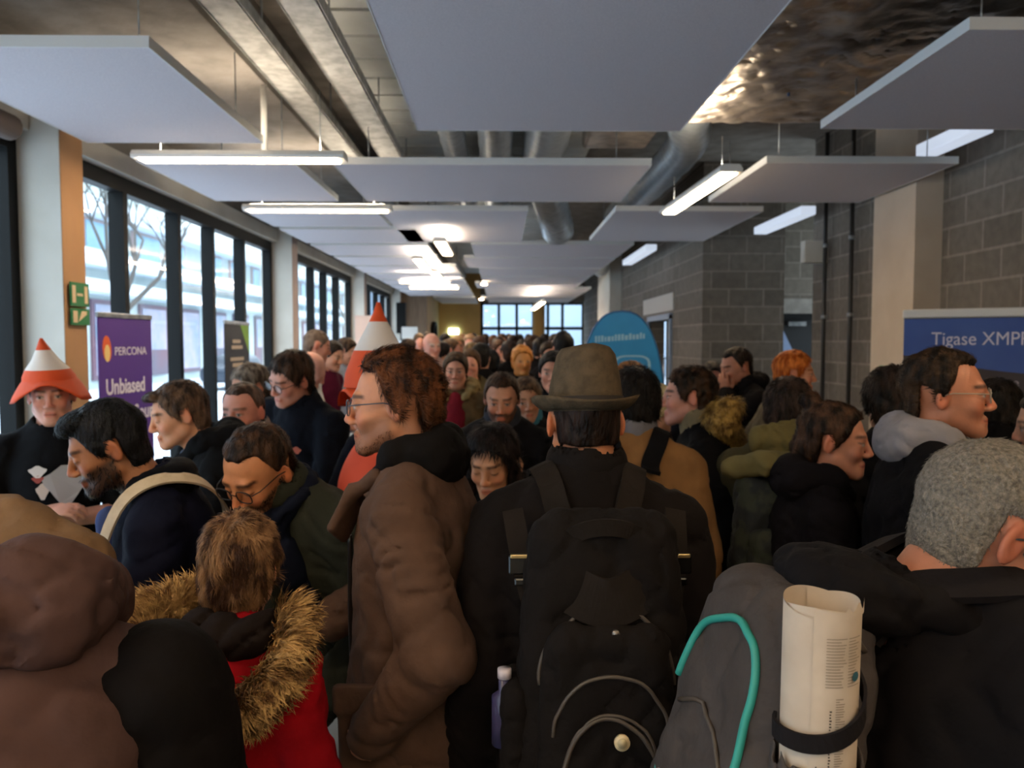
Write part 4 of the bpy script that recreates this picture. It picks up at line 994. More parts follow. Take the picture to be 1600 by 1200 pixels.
# ------------------------------------------------------------------ nearest people
# man in profile with glasses, brown jacket
D=person('man in profile with glasses, goatee and brown jacket with black hood, facing left',P(612,632,1.87),1.0,(-92,3,0),(-82,2,0),skin='c98a68',hr=.0042,br=.02,neckfwd=.005,arms=(((.22,.10,-.28),(.12,.28,-.36),(-.2,1,-.3),(0,-.2,-1)),'pocket'),
    stubble=('4a2e1e',.5),brow='3a2415',bulk=1.12,
    jacket=dict(col='5f473b',t=.036,waist=.165,long=True,hood=(1.0,.95,.85),hoodcol='1d1817',neckr=.072,fold=.007,step=.009,hoodfold=.006),
    hair=dict(dark='20110a',light='744426',n=13000,length=.030,width=.0011,t=.013,zf=.100,nape=-.105,temple=.036,lift=.36,step=.005,noise=.009,nf=42,flow=(0,-1,-.35),curl=1.1,jit=.25))
glasses_of(D,'3c4658'); beard_of(D,'20120a','5a3620',n=2600,length=.009,top=-.088,width=.0006)
m=cloth('jacket_5f473b','5f473b'); Bp=D['Bp']; bs=D['base']
s=SDF(D['S']-.35,D['S']+.35,.008); c=Bp(.0,.145,-.02)
for sx in (1,-1):
    s.box(Bp(sx*.080,.148,-.035),(.055,.011,.060),D['bR']@np.array(Matrix.Rotation(sx*-.5,3,'Y'))@np.array(Matrix.Rotation(.35,3,'X')),rad=.008,k=.01)
    s.cone(Bp(sx*.10,.07,.055),Bp(sx*.09,.13,.01),.020,.014,.02)
V,F=s.nets(1); link('lapel',mesh('lapel',V-bs,F),m,D['ob'])
s=SDF(Bp(0,0,-.45)-.4,Bp(0,0,-.45)+.4,.009); s.box(Bp(-.185,.07,-.50),(.012,.085,.10),D['bR'],rad=.01); s.box(Bp(-.196,.07,-.42),(.012,.09,.035),D['bR'],rad=.009); V,F=s.nets(1); link('pocket',mesh('pocket',V-bs,F),m,D['ob'])
mpath(D,[Bp(-.02,.165,-.10),Bp(-.015,.175,-.3),Bp(-.01,.178,-.5),Bp(0,.18,-.72)],.006,'zip',mat('zip_dark','191210',rough=.4),D['ob'])
# man in felt hat, backpack
D=person('man seen from behind in a brown felt hat and dark coat',P(912,657,1.76),1.0,(-7,0,0),(0,4,0),skin='c88560',hr=.0045,br=.02,bulk=1.12,arms=('down','down'),eyes=False,
    jacket=dict(col='211a19',t=.040,long=True,collar=(.035,0),neckr=.070,fold=.0065,step=.009,collarcol=cloth('collar_dark','231d1c')),
    hair=dict(dark='0c0806',light='2c1c14',n=2500,length=.008,width=.0008,t=.003,nape=-.046,lift=.2,step=.005,noise=.002))
fedora(D)
D2=D; Bp=D['Bp']; R=D['bR']
o,c,q,m=backpack('worn brown-black laptop backpack with a pale round badge on the man in the felt hat',Bp(.0,-.150,-.255),R,(.325,.20,.62),'231d1b',step=.008,folds=.006,taper=.16)
sm_=cloth('strap_2f2723','302823')
shoulder_straps(D,o,c,w=.052,t=.046,m=sm_,thick=.012)
bk=mat('buckle','0e0d0d',rough=.25); br_=mat('brass','b8a070',rough=.3,metal=.8)
for sx in (1,-1):
    B=lambda x,y,z: Bp(x,y,z)-c
    ribbon([B(sx*.165,-.115,.030),B(sx*.150,-.19,-.045),B(sx*.128,-.235,-.13),B(sx*.10,-.27,-.21)],.042,.010,-R[:,1]).build('load_strap',sm_,o)
    b=MB(); b.obox(B(sx*.150,-.213,-.055),.026,.008,.019,R); b.obox(B(sx*.143,-.226,-.085),.022,.007,.008,R); b.build('buckle',bk,o,bevel=.004)
    MB().obox(B(sx*.155,-.222,-.038),.017,.004,.004,R).build('buckle_bar',br_,o,bevel=.002)
Q=lambda x,z,yo=0: q(x,-.86+yo,z)-c
def arc(x0,z0,rx,rz,a0,a1,yo,n=16): return [Q(x0+rx*cos(R_(a)),z0+rz*sin(R_(a)),yo) for a in np.linspace(a0,a1,n)]
zp=mat('zip_brown','4a4038',rough=.5)
A_=lambda k,*a: smooth_path(snap(arc(*a,n=40),*BAG[k],.001,10),2)
MB().tube(A_('m',0,-.02,.80,.50,5,175,-.10),.0042,6).build('zip',zp,o); MB().tube(A_('p',0,-.22,.66,.34,0,180,-.25),.0036,6).build('zip',zp,o)
MB().tube(A_('p',.02,-.34,.46,.24,10,170,-.30),.0032,6).build('zip',zp,o); MB().tube(A_('p',.0,-.70,.62,.58,20,160,-.30),.0045,6).build('piping',zp,o)
ribbon([Q(-.55,.80,.30),Q(-.2,.91,.1),Q(.2,.91,.1),Q(.55,.80,.30)],.030,.010,-R[:,1]).build('carry_handle',sm_,o)
ribbon([Q(-.62,.62,.22),Q(0,.50,.0),Q(.62,.62,.22)],.085,.010,-R[:,1]).build('top_flap',sm_,o)
bd=MB().tube([Q(.10,-.22,-.27),Q(.10,-.22,-.305)],.0135,24).build('badge',mat('badge_cream','d8c49c',rough=.35),o)
MB().tube([Q(.10,-.22,-.300),Q(.10,-.22,-.312)],.0085,20).build('badge_face',mat('badge_inner','b9a884',rough=.35),bd)
MB().tube([Q(.07,.34,-.09),Q(.07,.34,-.125)],.007,14).build('logo_stud',mat('stud','8a8078',rough=.3,metal=.7),o)
MB().tube([Q(.50,.10,-.09),Q(.51,.02,-.11),Q(.47,-.20,-.12)],.0035,6).build('zip_pull',mat('pull_grey','7a7068',rough=.5),o)
for sx in (1,-1):
    s=SDF(c-.45,c+.45,.011); s.box(q(sx*1.0,-.45,-.42),(.030,.065,.135),R,rad=.028); s.warp(.006,Rng(3+sx),28,crease=True); V,F=s.nets(1); link('side_pocket',mesh('side_pocket',V-c,F),m,o)
e=q(-1.14,-.50,-.40); b=MB().tube([(0,0,0),(0,0,.09),(.002,0,.10),(.002,0,.125)],[.022,.022,.011,.011],16).build('water_bottle',mat('bottle_violet','3a3456',rough=.3),None,e); tag(b,'small bottle with a pale cap in the side pocket of the brown-black backpack','bottle'); MB().tube([(.002,0,.125),(.002,0,.142)],.013,14).build('cap',mat('cap_pale','c8bcc4',rough=.4),b)
# grey-haired man at the right edge
D=person('grey-haired man in a black hooded jacket bending his head at the right edge',P(1556,830,1.13),1.03,(98,20,0),(82,14,0),S=P(1492,985,1.15),skin='b4765c',hr=.004,br=.018,bulk=1.15,neckfwd=.05,arms=('phone','phone'),brow='5a5048',eyes=False,
    jacket=dict(col='1f1b1d',t=.042,long=True,hood=(.92,.62,1.25),hoodfold=.007,neckr=.075,fold=.006,step=.008,hoodcol=cloth('hood_black','1d191b')),
    hair=dict(dark='4a4442',light='8a8176',mtl=mat('hair_salt','5a544e',rough=.6,col2='8f867b',scale=170,bump=.5,bscale=120,spec=.2,lo=.25,hi=.75),n=16000,length=.010,width=.0006,t=.008,nape=-.108,zf=.075,lift=.55,step=.0045,noise=.004,nf=70))
glasses_of(D,'15181e')
Bp=D['Bp']; R=D['bR']
gm=cloth('bag_grey','4b4442',bump=.4)
o,c,q,m=backpack('charcoal backpack with turquoise piping on the grey-haired man',Bp(.0,-.165,-.24),R,(.32,.23,.54),'4b4442',m=gm,step=.008,folds=.006,taper=.14,panels=False)
shoulder_straps(D,o,c,w=.055,t=.046,m=cloth('strap_charcoal','2b2628'),thick=.012)
teal=mat('piping_teal','2f9488',rough=.5)
Q=lambda x,z,yo=0: q(x,-.86+yo,z)-c
# piping runs over the edge between the side facing us and the front panel
e=lambda x,y,z: q(x,y,z)-c
X=lambda z:(1-.14*z)*1.03
MB().tube(smooth_path(snap(bezier([e(-.62,-.98,.28),e(-.45,-.98,.60),e(.05,-.98,.76),e(.55,-.98,.72),e(.78,-1.0,.55),e(.84,-1.05,.2),e(.86,-1.05,-.3),e(.86,-1.05,-.85)],70),*BAG['m'],.003,14)),.0060,8).build('piping',teal,o)
MB().tube(snap(bezier([e(.95,-.25,.85),e(.9,-.40,.98),e(.6,-.55,1.0)],14),*BAG['m'],.003),.004,6).build('zip',zp,o)
MB().tube(snap(bezier([e(-.5,-.9,.15),e(0,-.9,.25),e(.5,-.9,.1),e(.9,-.82,-.3),e(.9,-.82,-.7)],24),*BAG['m'],.002),.0035,8).build('zip',zp,o)
MB().tube([e(.60,-.70,.68)+np.array([0,0,0]),e(.63,-.76,.70)],.008,8).build('zip_pull',mat('pull_cream','c0a890',rough=.5),o)
ribbon([e(-.45,-.05,.97),e(-.2,-.12,1.12),e(.2,-.12,1.12),e(.45,-.05,.97)],.03,.012,(0,0,1)).build('carry_handle',cloth('strap_charcoal','2b2628'),o)
ribbon([e(.35,-.25,.90),e(.55,-.1,1.02),e(.7,.25,1.05)],.028,.008,(0,-.4,1)).build('load_strap',cloth('strap_charcoal','2b2628'),o)
rr=random.Random(5); pm=MB(); pm2=MB(); pm3=MB()
for i in range(34):
    z=rr.uniform(-.9,-.2); y_=-1.05; x_=rr.uniform(-.5,.65); p=snap([e(x_,y_,z)],*BAG['m'],.004)[0] ; a=rr.uniform(0,3); hh=rr.uniform(.004,.011)
    v=R[:,0]*cos(a)+R[:,2]*sin(a); w=np.cross(v,R[:,1]); t=rr.choice((pm,pm2,pm3)); off=-R[:,1]*.004
    t.add([p+off-v*hh,p+off+w*hh*.45,p+off+v*hh,p+off-w*hh*.45],[(0,1,2,3)])
pm.build('printed_leaves',mat('leaf_yellow','c2b23a',rough=.6),o); pm2.build('printed_leaves',mat('leaf_teal','3f9a90',rough=.6),o); pm3.build('printed_leaves',mat('leaf_pink','b88a80',rough=.6),o)
# rolled paper held in the side pocket
A=P(1284,940,.925); Bt=P(1274,1235,.935); d=(A-Bt); Ln=np.linalg.norm(d); d/=Ln
rp=empty('rolled_paper',Bt); tag(rp,'rolled printed paper standing in the side pocket of the charcoal backpack','paper roll')
pa=mat('newsprint','c9b8a6',rough=.85,col2='bdab98',scale=18)
ax=np.cross(d,[0,1,0]); ax/=np.linalg.norm(ax); ay=np.cross(d,ax); RP=.0455
def roll(u,v):
    a=u*2*pi*2.6+1.0; r=RP-.0022*(u*2.6) ; ez=Ln*v
    if v>.99: ez+=.006*sin(a*1.5)
    return ax*r*cos(a)+ay*r*sin(a)+d*ez
MB().grid(roll,150,10).build('sheet',pa,rp)
ink=mat('ink_grey','8d7f72',rough=.9); ink2=mat('ink_dark','453c36',rough=.9)
view=-(ay if ay[1]>0 else -ay); a0=math.atan2(view@ay,view@ax)
def strip(m,a1,a2,z1,z2):
    n=5; V=[]
    for i in range(n):
        a=a0+a1+(a2-a1)*i/(n-1)
        for z in (z1,z2): V.append(ax*(RP+.0012)*cos(a)+ay*(RP+.0012)*sin(a)+d*z)
    m.add(V,[(i*2,i*2+1,i*2+3,i*2+2) for i in range(n-1)])
m1=MB(); m2=MB(); rr=random.Random(2)
sgn=-1 if (ax*cos(a0+.3)+ay*sin(a0+.3))[0]<(ax*cos(a0)+ay*sin(a0))[0] else 1
MB().grid(lambda u,v: ax*(RP+.001)*cos(a0+sgn*(.1+u*1.2))+ay*(RP+.001)*sin(a0+sgn*(.1+u*1.2))+d*(Ln-.004+(.012+.005*sin(u*17))*v*min(1,6*u)) ,24,4).build('torn_edge',pa,rp)
for i in range(17):
    z=Ln-.028-.0036*i; strip(m1,sgn*(-.25),sgn*(-.25+.35+.18*rr.random()),z,z+.0011); strip(m1,sgn*.32,sgn*(.32+.22+.2*rr.random()),z,z+.0011)
for i in range(60):
    z=Ln-.10-.0030*i; strip(m1,sgn*.02,sgn*(.08+.2*rr.random()),z,z+.0012)
for i in range(48):
    z=Ln-.115-.0037*i; strip(m2,sgn*-.13,sgn*(-.13+.035+.03*rr.random()),z,z+.0019)
m1.build('small_print',ink,rp); m2.build('heading_print',ink2,rp)
a=a0+sgn*.58; pz=ax*(RP+.0014)*cos(a)+ay*(RP+.0014)*sin(a); nn=pz/np.linalg.norm(pz); tt=np.cross(d,nn)
MB().add([pz+d*(Ln-.075)+tt*.006*cos(k)+d*.006*sin(k) for k in np.linspace(0,2*pi,15)[:-1]],[tuple(range(14))]).build('blue_dot',mat('dot_blue','2b5a66',rough=.8),rp)
# elastic strap over the roll, stretch pocket around its foot
sc_=Bt-c
ribbon([sc_+ax*( RP+.004)*cos(a0+sgn*t_)+ay*(RP+.004)*sin(a0+sgn*t_)+d*(Ln-.135-.012*cos(t_*1.2)+.018*t_) for t_ in np.linspace(-2.2,1.9,9)],.022,.004,lambda p:(p-sc_)-d*((p-sc_)@d),26).build('elastic_strap',cloth('strap_charcoal','2b2628'),o)
s=SDF(Bt-.09,Bt+.12,.007); s.cone(Bt-d*.05,Bt+d*.035,RP+.016,RP+.010,.0); s.cone(Bt-d*.02,Bt+d*.2,RP+.003,RP+.003,0,'s'); V,F=s.nets(1); link('side_pocket',mesh('side_pocket',V-c,F),gm,o)
# child in red coat
D=person('child in a red coat with a furry brown hood, seen from behind',P(378,884,1.58),.87,(2,6,0),(12,0,0),skin='fair',hr=.0048,br=.018,arms=('down','phone'),bodyscale=.74,eyes=False,trousers='16161c',
    jacket=dict(col='b40c1c',t=.038,long=True,neckr=.07,fold=.008,step=.008,hood=(1.1,.8,.9),hoodcol=cloth('hood_dark','2c2220'),mtl=cloth('coat_red','a80c1a',k=.7)),
    hair=dict(dark='3a2216',light='96704e',n=11000,length=.034,width=.0014,t=.009,nape=-.088,zf=.07,ears=False,lift=.28,step=.005,noise=.006,nf=45,curl=.5))
nb=D['N']; R=D['bR']; s=SDF(nb-.28,nb+.2,.010)
ring=bezier([nb+R@np.array(p) for p in ((-.115,.035,.045),(-.155,-.05,.030),(-.115,-.145,-.045),(-.02,-.190,-.100),(.085,-.170,-.095),(.145,-.08,-.040),(.120,.02,.030))],22)
for a_,b_ in zip(ring,ring[1:]): s.cone(a_,b_,.030,.030,.01)
V,F=s.nets(1)
cc=np.mean(ring,axis=0)
furtrim(D,V,F,n=8500,length=.046,width=.0016,col=('5a3a1c','c8a068'),flow=lambda p:(p-cc)/(np.linalg.norm(p-cc,axis=1)[:,None])+np.array([0,-.2,-.55])[None,:],lift=.45,curl=.7)
# brown coat, bottom left
H=P(15,985,1.46); D=person('person in a brown hooded coat leaning forward at the bottom left corner',H,1.0,(-25,55,0),(-18,26,0),S=P(22,1080,1.14),Nk=P(60,968,1.19),skin='fair',hr=.008,br=.02,bulk=1.1,arms=('desk','desk'),eyes=False,
    jacket=dict(col='523c38',t=.040,long=True,neckr=.07,fold=.007,step=.009,hood=(1.0,1.15,1.1),hoodfold=.010),hair=dict(dark='1c120c',light='3a281c'))
m=cloth('jacket_523c38','523c38'); Bp=D['Bp']
mpath(D,[Bp(-.10,-.170,-.16),Bp(.0,-.192,-.18),Bp(.10,-.180,-.165)],.004,'seam',mat('seam_light','8a6c60',rough=.6),D['ob'])
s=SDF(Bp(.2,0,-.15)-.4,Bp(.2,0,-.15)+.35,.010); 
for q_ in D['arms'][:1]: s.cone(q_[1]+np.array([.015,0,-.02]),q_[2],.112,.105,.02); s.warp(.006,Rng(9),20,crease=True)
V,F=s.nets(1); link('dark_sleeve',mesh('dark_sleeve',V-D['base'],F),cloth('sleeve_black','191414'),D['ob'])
# tan coat at the left edge
D=person('person in a tan coat at the left edge, mostly outside the picture',P(-190,640,1.9),1.0,(-20,25,0),(10,18,0),S=P(-20,866,1.66),hr=.010,br=.022,bulk=1.3,arms=('desk','desk'),eyes=False,
    jacket=dict(col='7c6046',t=.045,long=True,neckr=.07,fold=.008,step=.011),hair=dict())
# bending man with glasses, green coat
D=person('bending man with glasses and dark beard, dark green coat and navy scarf',P(402,738,2.12),1.02,(206,30,-4),(222,36,0),skin='d08a5e',hr=.0045,br=.02,bulk=1.2,arms=('desk','desk'),stubble=('20140e',.75),brow='20140e',eyes=False,
    jacket=dict(col='33342a',t=.038,long=True,neckr=.075,fold=.007,step=.009,collar=(.05,0)),
    hair=dict(dark='1a100b',light='4a3222',n=6000,length=.016,width=.0010,t=.008,zf=.096,temple=.034,lift=.3,noise=.004,flow=(-.3,-1,.1)))
glasses_of(D,'1c1614'); beard_of(D,'120b08','3a281c',n=1800,length=.014)
nb=D['N']; R=D['bR']; s=SDF(nb-.45,nb+.3,.009)
rg=[nb+R@np.array([.085*cos(a),.085*sin(a)+.01,.02+.0*a]) for a in np.linspace(0,2*pi,14)]
for a_,b_ in zip(rg,rg[1:]): s.cone(a_,b_,.034,.034,.01)
s.cone(nb+R@np.array([-.05,.10,.0]),nb+R@np.array([-.07,.15,-.30]),.045,.050,.02); s.warp(.010,Rng(7),26,crease=True); V,F=s.nets(1)
link('scarf',mesh('scarf',V-D['base'],F),cloth('scarf_navy','1c2236'),D['ob'])
# dark-haired bearded man with white strap
D=person('dark-haired bearded man in a navy jacket looking down, facing left',P(166,701,2.08),.95,(-120,20,0),(-108,8,0),skin='a8704e',hr=.0045,br=.02,neckfwd=.04,arms=(((.20,.10,-.29),(.10,.30,-.33),(-.2,1,-.1),(0,-.2,-1)),((.25,.06,-.27),(.19,.27,-.19),(-.35,1,.1),(0,-.2,-1))),handfine=True,stubble=('120c08',.85),brow='0c0806',eyes=False,
    jacket=dict(col='1b1f38',t=.036,neckr=.07,fold=.007,step=.009,hood=(.9,.7,.8),hoodfold=.006,hoodcol=cloth('hood_navyblack','12121a')),
    hair=dict(dark='050506',light='1c1c22',n=7000,length=.022,width=.0011,t=.007,zf=.082,lift=.2,top=.008,noise=.004,nf=40,flow=(0,-.6,-.6),ext=[((0,.045,.098),(.052,.044,.026)),((0,.074,.092),(.042,.022,.018))]))
beard_of(D,'050404','1c1410',n=2200,length=.018)
Bp=D['Bp']; ce=D['S']-D['bR'][:,2]*.1; b0=D['base']
pts=[Bp(.10,-.16,-.12),Bp(.02,-.165,-.02),Bp(-.08,-.12,.075),Bp(-.125,-.02,.105),Bp(-.13,.075,.06),Bp(-.10,.155,-.08),Bp(-.04,.185,-.22),Bp(.05,.195,-.36),Bp(.10,.19,-.44)]
pts=[ce+(p-ce)*1.0 for p in pts]
sb=ribbon([p-b0 for p in pts],.040,.006,lambda p:(p+b0-ce),44).build('shoulder_bag',mat('canvas_cream','cdbba0',rough=.85,col2='c2ae92',scale=40),None,b0); tag(sb,'cream canvas bag strap across the navy jacket','bag')
s=SDF(pts[-1]-.25,pts[-1]+.25,.012); s.box(pts[-1]-np.array([-.02,.0,.17]),(.15,.04,.17),D['bR'],rad=.03); s.warp(.006,Rng(2),18); V,F=s.nets(1); link('bag_body',mesh('bag_body',V-b0,F),mat('canvas_cream','cdbba0'),sb)
# shirt showing at the open front
s=SDF(Bp(0,.1,-.2)-.3,Bp(0,.1,-.2)+.3,.010); s.cone(Bp(.0,.128,.0),Bp(.0,.150,-.35),.040,.045,.01); V,F=s.nets(1); link('shirt',mesh('shirt',V-b0,F),cloth('shirt_blue','3c4a78'),D['ob'])
for z in (-.03,-.12): MB().tube([Bp(-.055,.168,z)-b0,Bp(-.055,.180,z)-b0],.009,12).build('button',br_,D['ob'])
# man in the cone hat
cr=(((.255,.03,-.285),(.02,.215,-.235),(-1,.15,.12),(0,-.5,-1)),((.255,.03,-.285),(-.015,.185,-.275),(-1,.1,.05),(0,-.3,-1)))
D=person('man in an orange and white cone hat and black t-shirt with folded arms',P(80,618,3.2),1.0,(156,2,2),(158,0,0),skin='d29a88',hr=.0055,br=.02,arms=cr,handfine=True,
    jacket=dict(col='15151a',t=.014,name='t_shirt',sleeve=.40,neckr=.062,fold=.006,step=.011,hemz=-.60),hair=dict(dark='2a1c14',light='4a3426',n=0,t=.005))
cone_hat(D,1.0,.12)
Bp=D['Bp']; m=MB(); rr=random.Random(1)
for i in range(9):
    x,z=rr.uniform(-.13,.03),rr.uniform(-.22,-.04); 
mm=[]
def blob(D,x,z,rx,rz,colr,nm='printed_picture',y=None):
    Bp=D['Bp']; y0=y if y is not None else .132; n=14; V=[Bp(x+rx*cos(a)*(1+.25*sin(3*a)),y0+.012-.9*(x+rx*cos(a))**2*1.2-abs(z+.1)*.06,z+rz*sin(a)*(1+.2*cos(4*a)))-D['base'] for a in np.linspace(0,2*pi,n+1)[:-1]]
    MB().add(V,[tuple(range(n))]).build(nm,mat('print_'+colr,colr,rough=.7),D['ob'])
blob(D,-.05,-.14,.075,.070,'a8a4a8'); blob(D,.045,-.085,.030,.022,'d8d0d2'); blob(D,.045,-.115,.020,.014,'a0453e'); blob(D,.03,-.165,.022,.030,'c8b8b0')
w=D['arms'][0][3]; dd=D['arms'][0][3]-D['arms'][0][2]; dd/=np.linalg.norm(dd); MB().tube([w-dd*.03-D['base'],w-dd*.008-D['base']],.034,18).build('wristband',M_black,D['ob'])
# young man in black hooded jacket
D=person('young man with wavy brown hair in a black jacket looking down to the left',P(278,648,2.88),.97,(-122,14,0),(-118,6,0),skin='cf9474',hr=.0055,br=.022,neckfwd=.03,arms=('phone','desk'),brow='3a2a20',eyes=False,
    jacket=dict(col='16161a',t=.036,neckr=.072,fold=.007,step=.011,hood=(1.1,1.0,1.05),hoodfold=.006),
    hair=dict(dark='2e2119',light='6e5544',n=4500,length=.022,width=.0013,t=.009,zf=.080,lift=.3,noise=.005,nf=45,ext=[((0,.074,.090),(.046,.030,.018))],curl=.7,flow=(0,-.3,-.5)))
s=SDF(D['N']-.2,D['N']+.2,.010); s.cone(D['Bp'](0,.06,.03),D['Bp'](0,.12,-.12),.05,.05); V,F=s.nets(1); link('shirt',mesh('shirt',V-D['base'],F),cloth('shirt_greyblue','6a7488'),D['ob'])
# phone-holding bearded man etc.
D=person('bearded man in a dark jacket looking down at his phone',P(784,624,3.72),1.0,(184,14,0),(180,6,0),skin='cb9276',hr=.0055,br=.022,arms=('phone',((.24,.12,-.24),(.06,.27,-.13),(-.2,.5,1),(-.5,-.6,.2))),handfine=True,stubble=('2c1a10',.8),brow='3a2414',
    jacket=dict(col='1c1b20',t=.036,neckr=.07,fold=.010,step=.011,collar=(.05,0),collarcol=cloth('collar_slate','3a3d46')),
    hair=dict(dark='24160e',light='4a3222',n=2600,length=.018,width=.0012,t=.009,zf=.088,temple=.024,lift=.5))
beard_of(D,'24140c','4a2e1c',n=900)
h_=D['arms'][1]; c=h_[3]+h_[4]/np.linalg.norm(h_[4])*.075+h_[5]/np.linalg.norm(h_[5])*.028; phone(D,c,rot(184,-25,0)@np.array([[-1,0,0],[0,-1,0],[0,0,1.]]),'black phone held up by the bearded man in the dark jacket')
D=person('smiling woman with brown hair behind the bearded man with the phone',P(823,625,4.15),.95,(176,8,6),(178,0,0),skin='cf9576',fem=True,hr=.007,br=.024,
    jacket=dict(col='1b1a1e',t=.03,step=.014,collar=(.05,0),collarcol=cloth('scarf_sky','4a8aa4')),hair=dict(dark='3a281c',light='7a5e46',t=.012,n=1800,length=.03,width=.0018,nape=-.14,ears=False))
D=person('woman with long dark hair looking down behind the brown jacket',P(768,722,2.6),.95,(196,20,0),(190,14,0),skin='c8906e',fem=True,hr=.0052,br=.022,eyes=False,arms=('phone','desk'),brow='1a100c',
    jacket=dict(col='17161a',t=.034,step=.011,collar=(.05,0)),hair=dict(dark='0e0a09',light='2e2220',t=.015,n=5000,length=.05,width=.0014,nape=-.14,lift=.12,ext=[((.072,-.01,-.08),(.022,.045,.09)),((-.072,-.01,-.08),(.022,.045,.09))],zf=.084))
# camel coat
D=person('person with black hair in a camel coat, seen from behind beside the felt hat',P(992,632,2.78),.97,(14,8,0),(10,4,0),skin='fair',hr=.006,br=.022,bulk=1.1,eyes=False,arms=('down','phone'),
    jacket=dict(col='85603c',t=.036,long=True,neckr=.068,fold=.007,step=.011,collar=(.03,0),collarcol=cloth('scarf_grey','6e6c74')),
    hair=dict(dark='060505',light='1c1614',t=.020,n=5000,length=.03,width=.0013,nape=-.12,noise=.006,ears=False,lift=.3))
o,c,q,m=backpack('black day backpack over the camel coat',D['Bp'](.06,-.16,-.30),D['bR'],(.28,.16,.44),'15141a',step=.012)
shoulder_straps(D,o,c,w=.06,t=.05,m=cloth('strap_black','131217'))
D=person('woman with tied brown hair in front of the blue banner',P(986,600,4.5),.95,(30,4,0),(20,0,0),fem=True,hr=.008,br=.026,eyes=False,jacket=dict(col='3a2c22',step=.015),
    hair=dict(dark='3a2414',light='a06a38',t=.022,n=2600,length=.03,width=.002,nape=-.10,ext=[((0,-.12,.06),(.04,.035,.035))]))
D=person('person in a cream knitted cap between the camel coat and the dark-haired man',P(1028,640,3.85),.95,(60,10,0),(60,0,0),hr=.008,br=.026,jacket=dict(col='1a1216',step=.015),hair=dict(dark='cdbb90',light='e0d0a4',t=.018,nape=-.02,ears=False,zf=.055,n=0,mtl=mat('cap_knit','d8c698',rough=.9,bump=.5,bscale=120)))
D['hair'].name='knitted_cap'
# man in profile with fleece collar and fur hood
D=person('man with dark curly hair in profile facing left, black jacket with fleece collar',P(1074,620,3.2),1.0,(-82,0,0),(-74,2,0),skin='c48a78',hr=.0055,br=.022,neckfwd=.02,arms=('phone','pocket'),brow='1c120c',
    jacket=dict(col='131217',t=.036,long=True,neckr=.07,fold=.007,step=.011,collar=(.05,0),collarcol=cloth('fleece_sand','8a7a5e')),
    hair=dict(dark='0e0906',light='3a2618',t=.012,n=4500,length=.016,width=.0013,noise=.008,nf=75,lift=.6,curl=.8,nape=-.095))
c0=P(1131,655,3.05); s=SDF(c0-.2,c0+.2,.012); s.ell(c0,(.055,.06,.075),I3,.02); s.ell(c0+np.array([.02,0,.04]),(.05,.06,.05),I3,.02); s.cone(c0+np.array([-.02,.02,0]),D['Bp'](0,-.1,.03),.05,.06,.03); V,F=s.nets(1)
furtrim(D,V,F,n=2600,length=.035,width=.0024,col=('6a4e24','c09a54'),flow=(0,-.2,-1),lift=.7,name='fur_hood')
# hand over face
D=person('man in a dark coat with his hand over his face by the dark block wall',P(1149,574,5.0),1.0,(-104,14,0),(-92,6,0),skin='b97e66',hr=.0065,br=.024,bulk=1.3,arms=('down',((.26,.20,-.13),(.095,.165,.045),(-.12,.06,1),(-1,-.35,0))),handfine=[1],brow='1c120c',eyes=False,
    jacket=dict(col='1d191b',t=.045,fold=.010,step=.013,hood=True),hair=dict(dark='0f0a08',light='32231a',t=.010,zf=.090,temple=.03,nape=-.09,n=1800,length=.02,width=.0018))
D=person('person with dark hair and pale scarf left of the man covering his face',P(1113,592,5.3),.93,(188,6,0),(188,0,0),skin='b98070',fem=True,hr=.008,br=.026,jacket=dict(col='24222a',step=.016,collar=(.06,0),collarcol=cloth('scarf_cream','b8b4a0')),hair=dict(dark='0e0a09',light='2c2220',t=.014,nape=-.12,ears=False))
# ginger man
D=person('ginger-haired man in an olive grey coat facing right',P(1243,584,4.3),1.0,(108,2,0),(92,6,0),skin='d09478',hr=.006,br=.024,brow='a05a24',
    jacket=dict(col='6b5f4c',t=.036,fold=.010,step=.013,collar=(.03,0)),hair=dict(dark='a2480c',light='e8863a',t=.012,n=3000,length=.022,width=.0015,zf=.080,nape=-.085))
# khaki hood + camouflage backpack
D=person('person with dark brown hair and khaki coat carrying a dark green rucksack',P(1232,642,2.95),.97,(25,6,0),(15,4,0),hr=.007,br=.022,bulk=1.15,eyes=False,arms=('down','phone'),
    jacket=dict(col='4a4430',t=.038,long=True,fold=.008,step=.011,hood=(1.1,1.1,.9),hoodcol=cloth('hood_khaki','756840')),hair=dict(dark='160f0c',light='40302a',t=.016,n=3500,length=.03,width=.0016,nape=-.10,ears=False))
cm=mat('camouflage','15181a',rough=.85,col2='2c3024',scale=16,lo=.45,hi=.55,bump=.4,bscale=25)
o,c,q,m=backpack('large dark green patterned rucksack behind the woman in profile',D['Bp'](-.03,-.18,-.30),D['bR'],(.36,.24,.60),'20241f',m=cm,step=.012,folds=.012)
shoulder_straps(D,o,c,w=.07,t=.05,m=cm)
s=SDF(c-.5,c+.6,.012); rg=[q(-.95,-.5,1.0),q(-.4,-.8,1.08),q(.3,-.8,1.10),q(.95,-.45,1.02)]
for a_,b_ in zip(rg,rg[1:]): s.cone(a_,b_,.042,.040,.02)
s.warp(.008,Rng(12),26,crease=True); V,F=s.nets(1); link('khaki_roll',mesh('khaki_roll',V-c,F),cloth('roll_khaki','6f6440'),o)
for x,z in ((-.5,-.95),(.4,-.8)): MB().obox(q(x,-1.15,z)-c,.018,.004,.006,D['bR']).build('yellow_tab',mat('tab_yellow','c8b020',rough=.6),o)
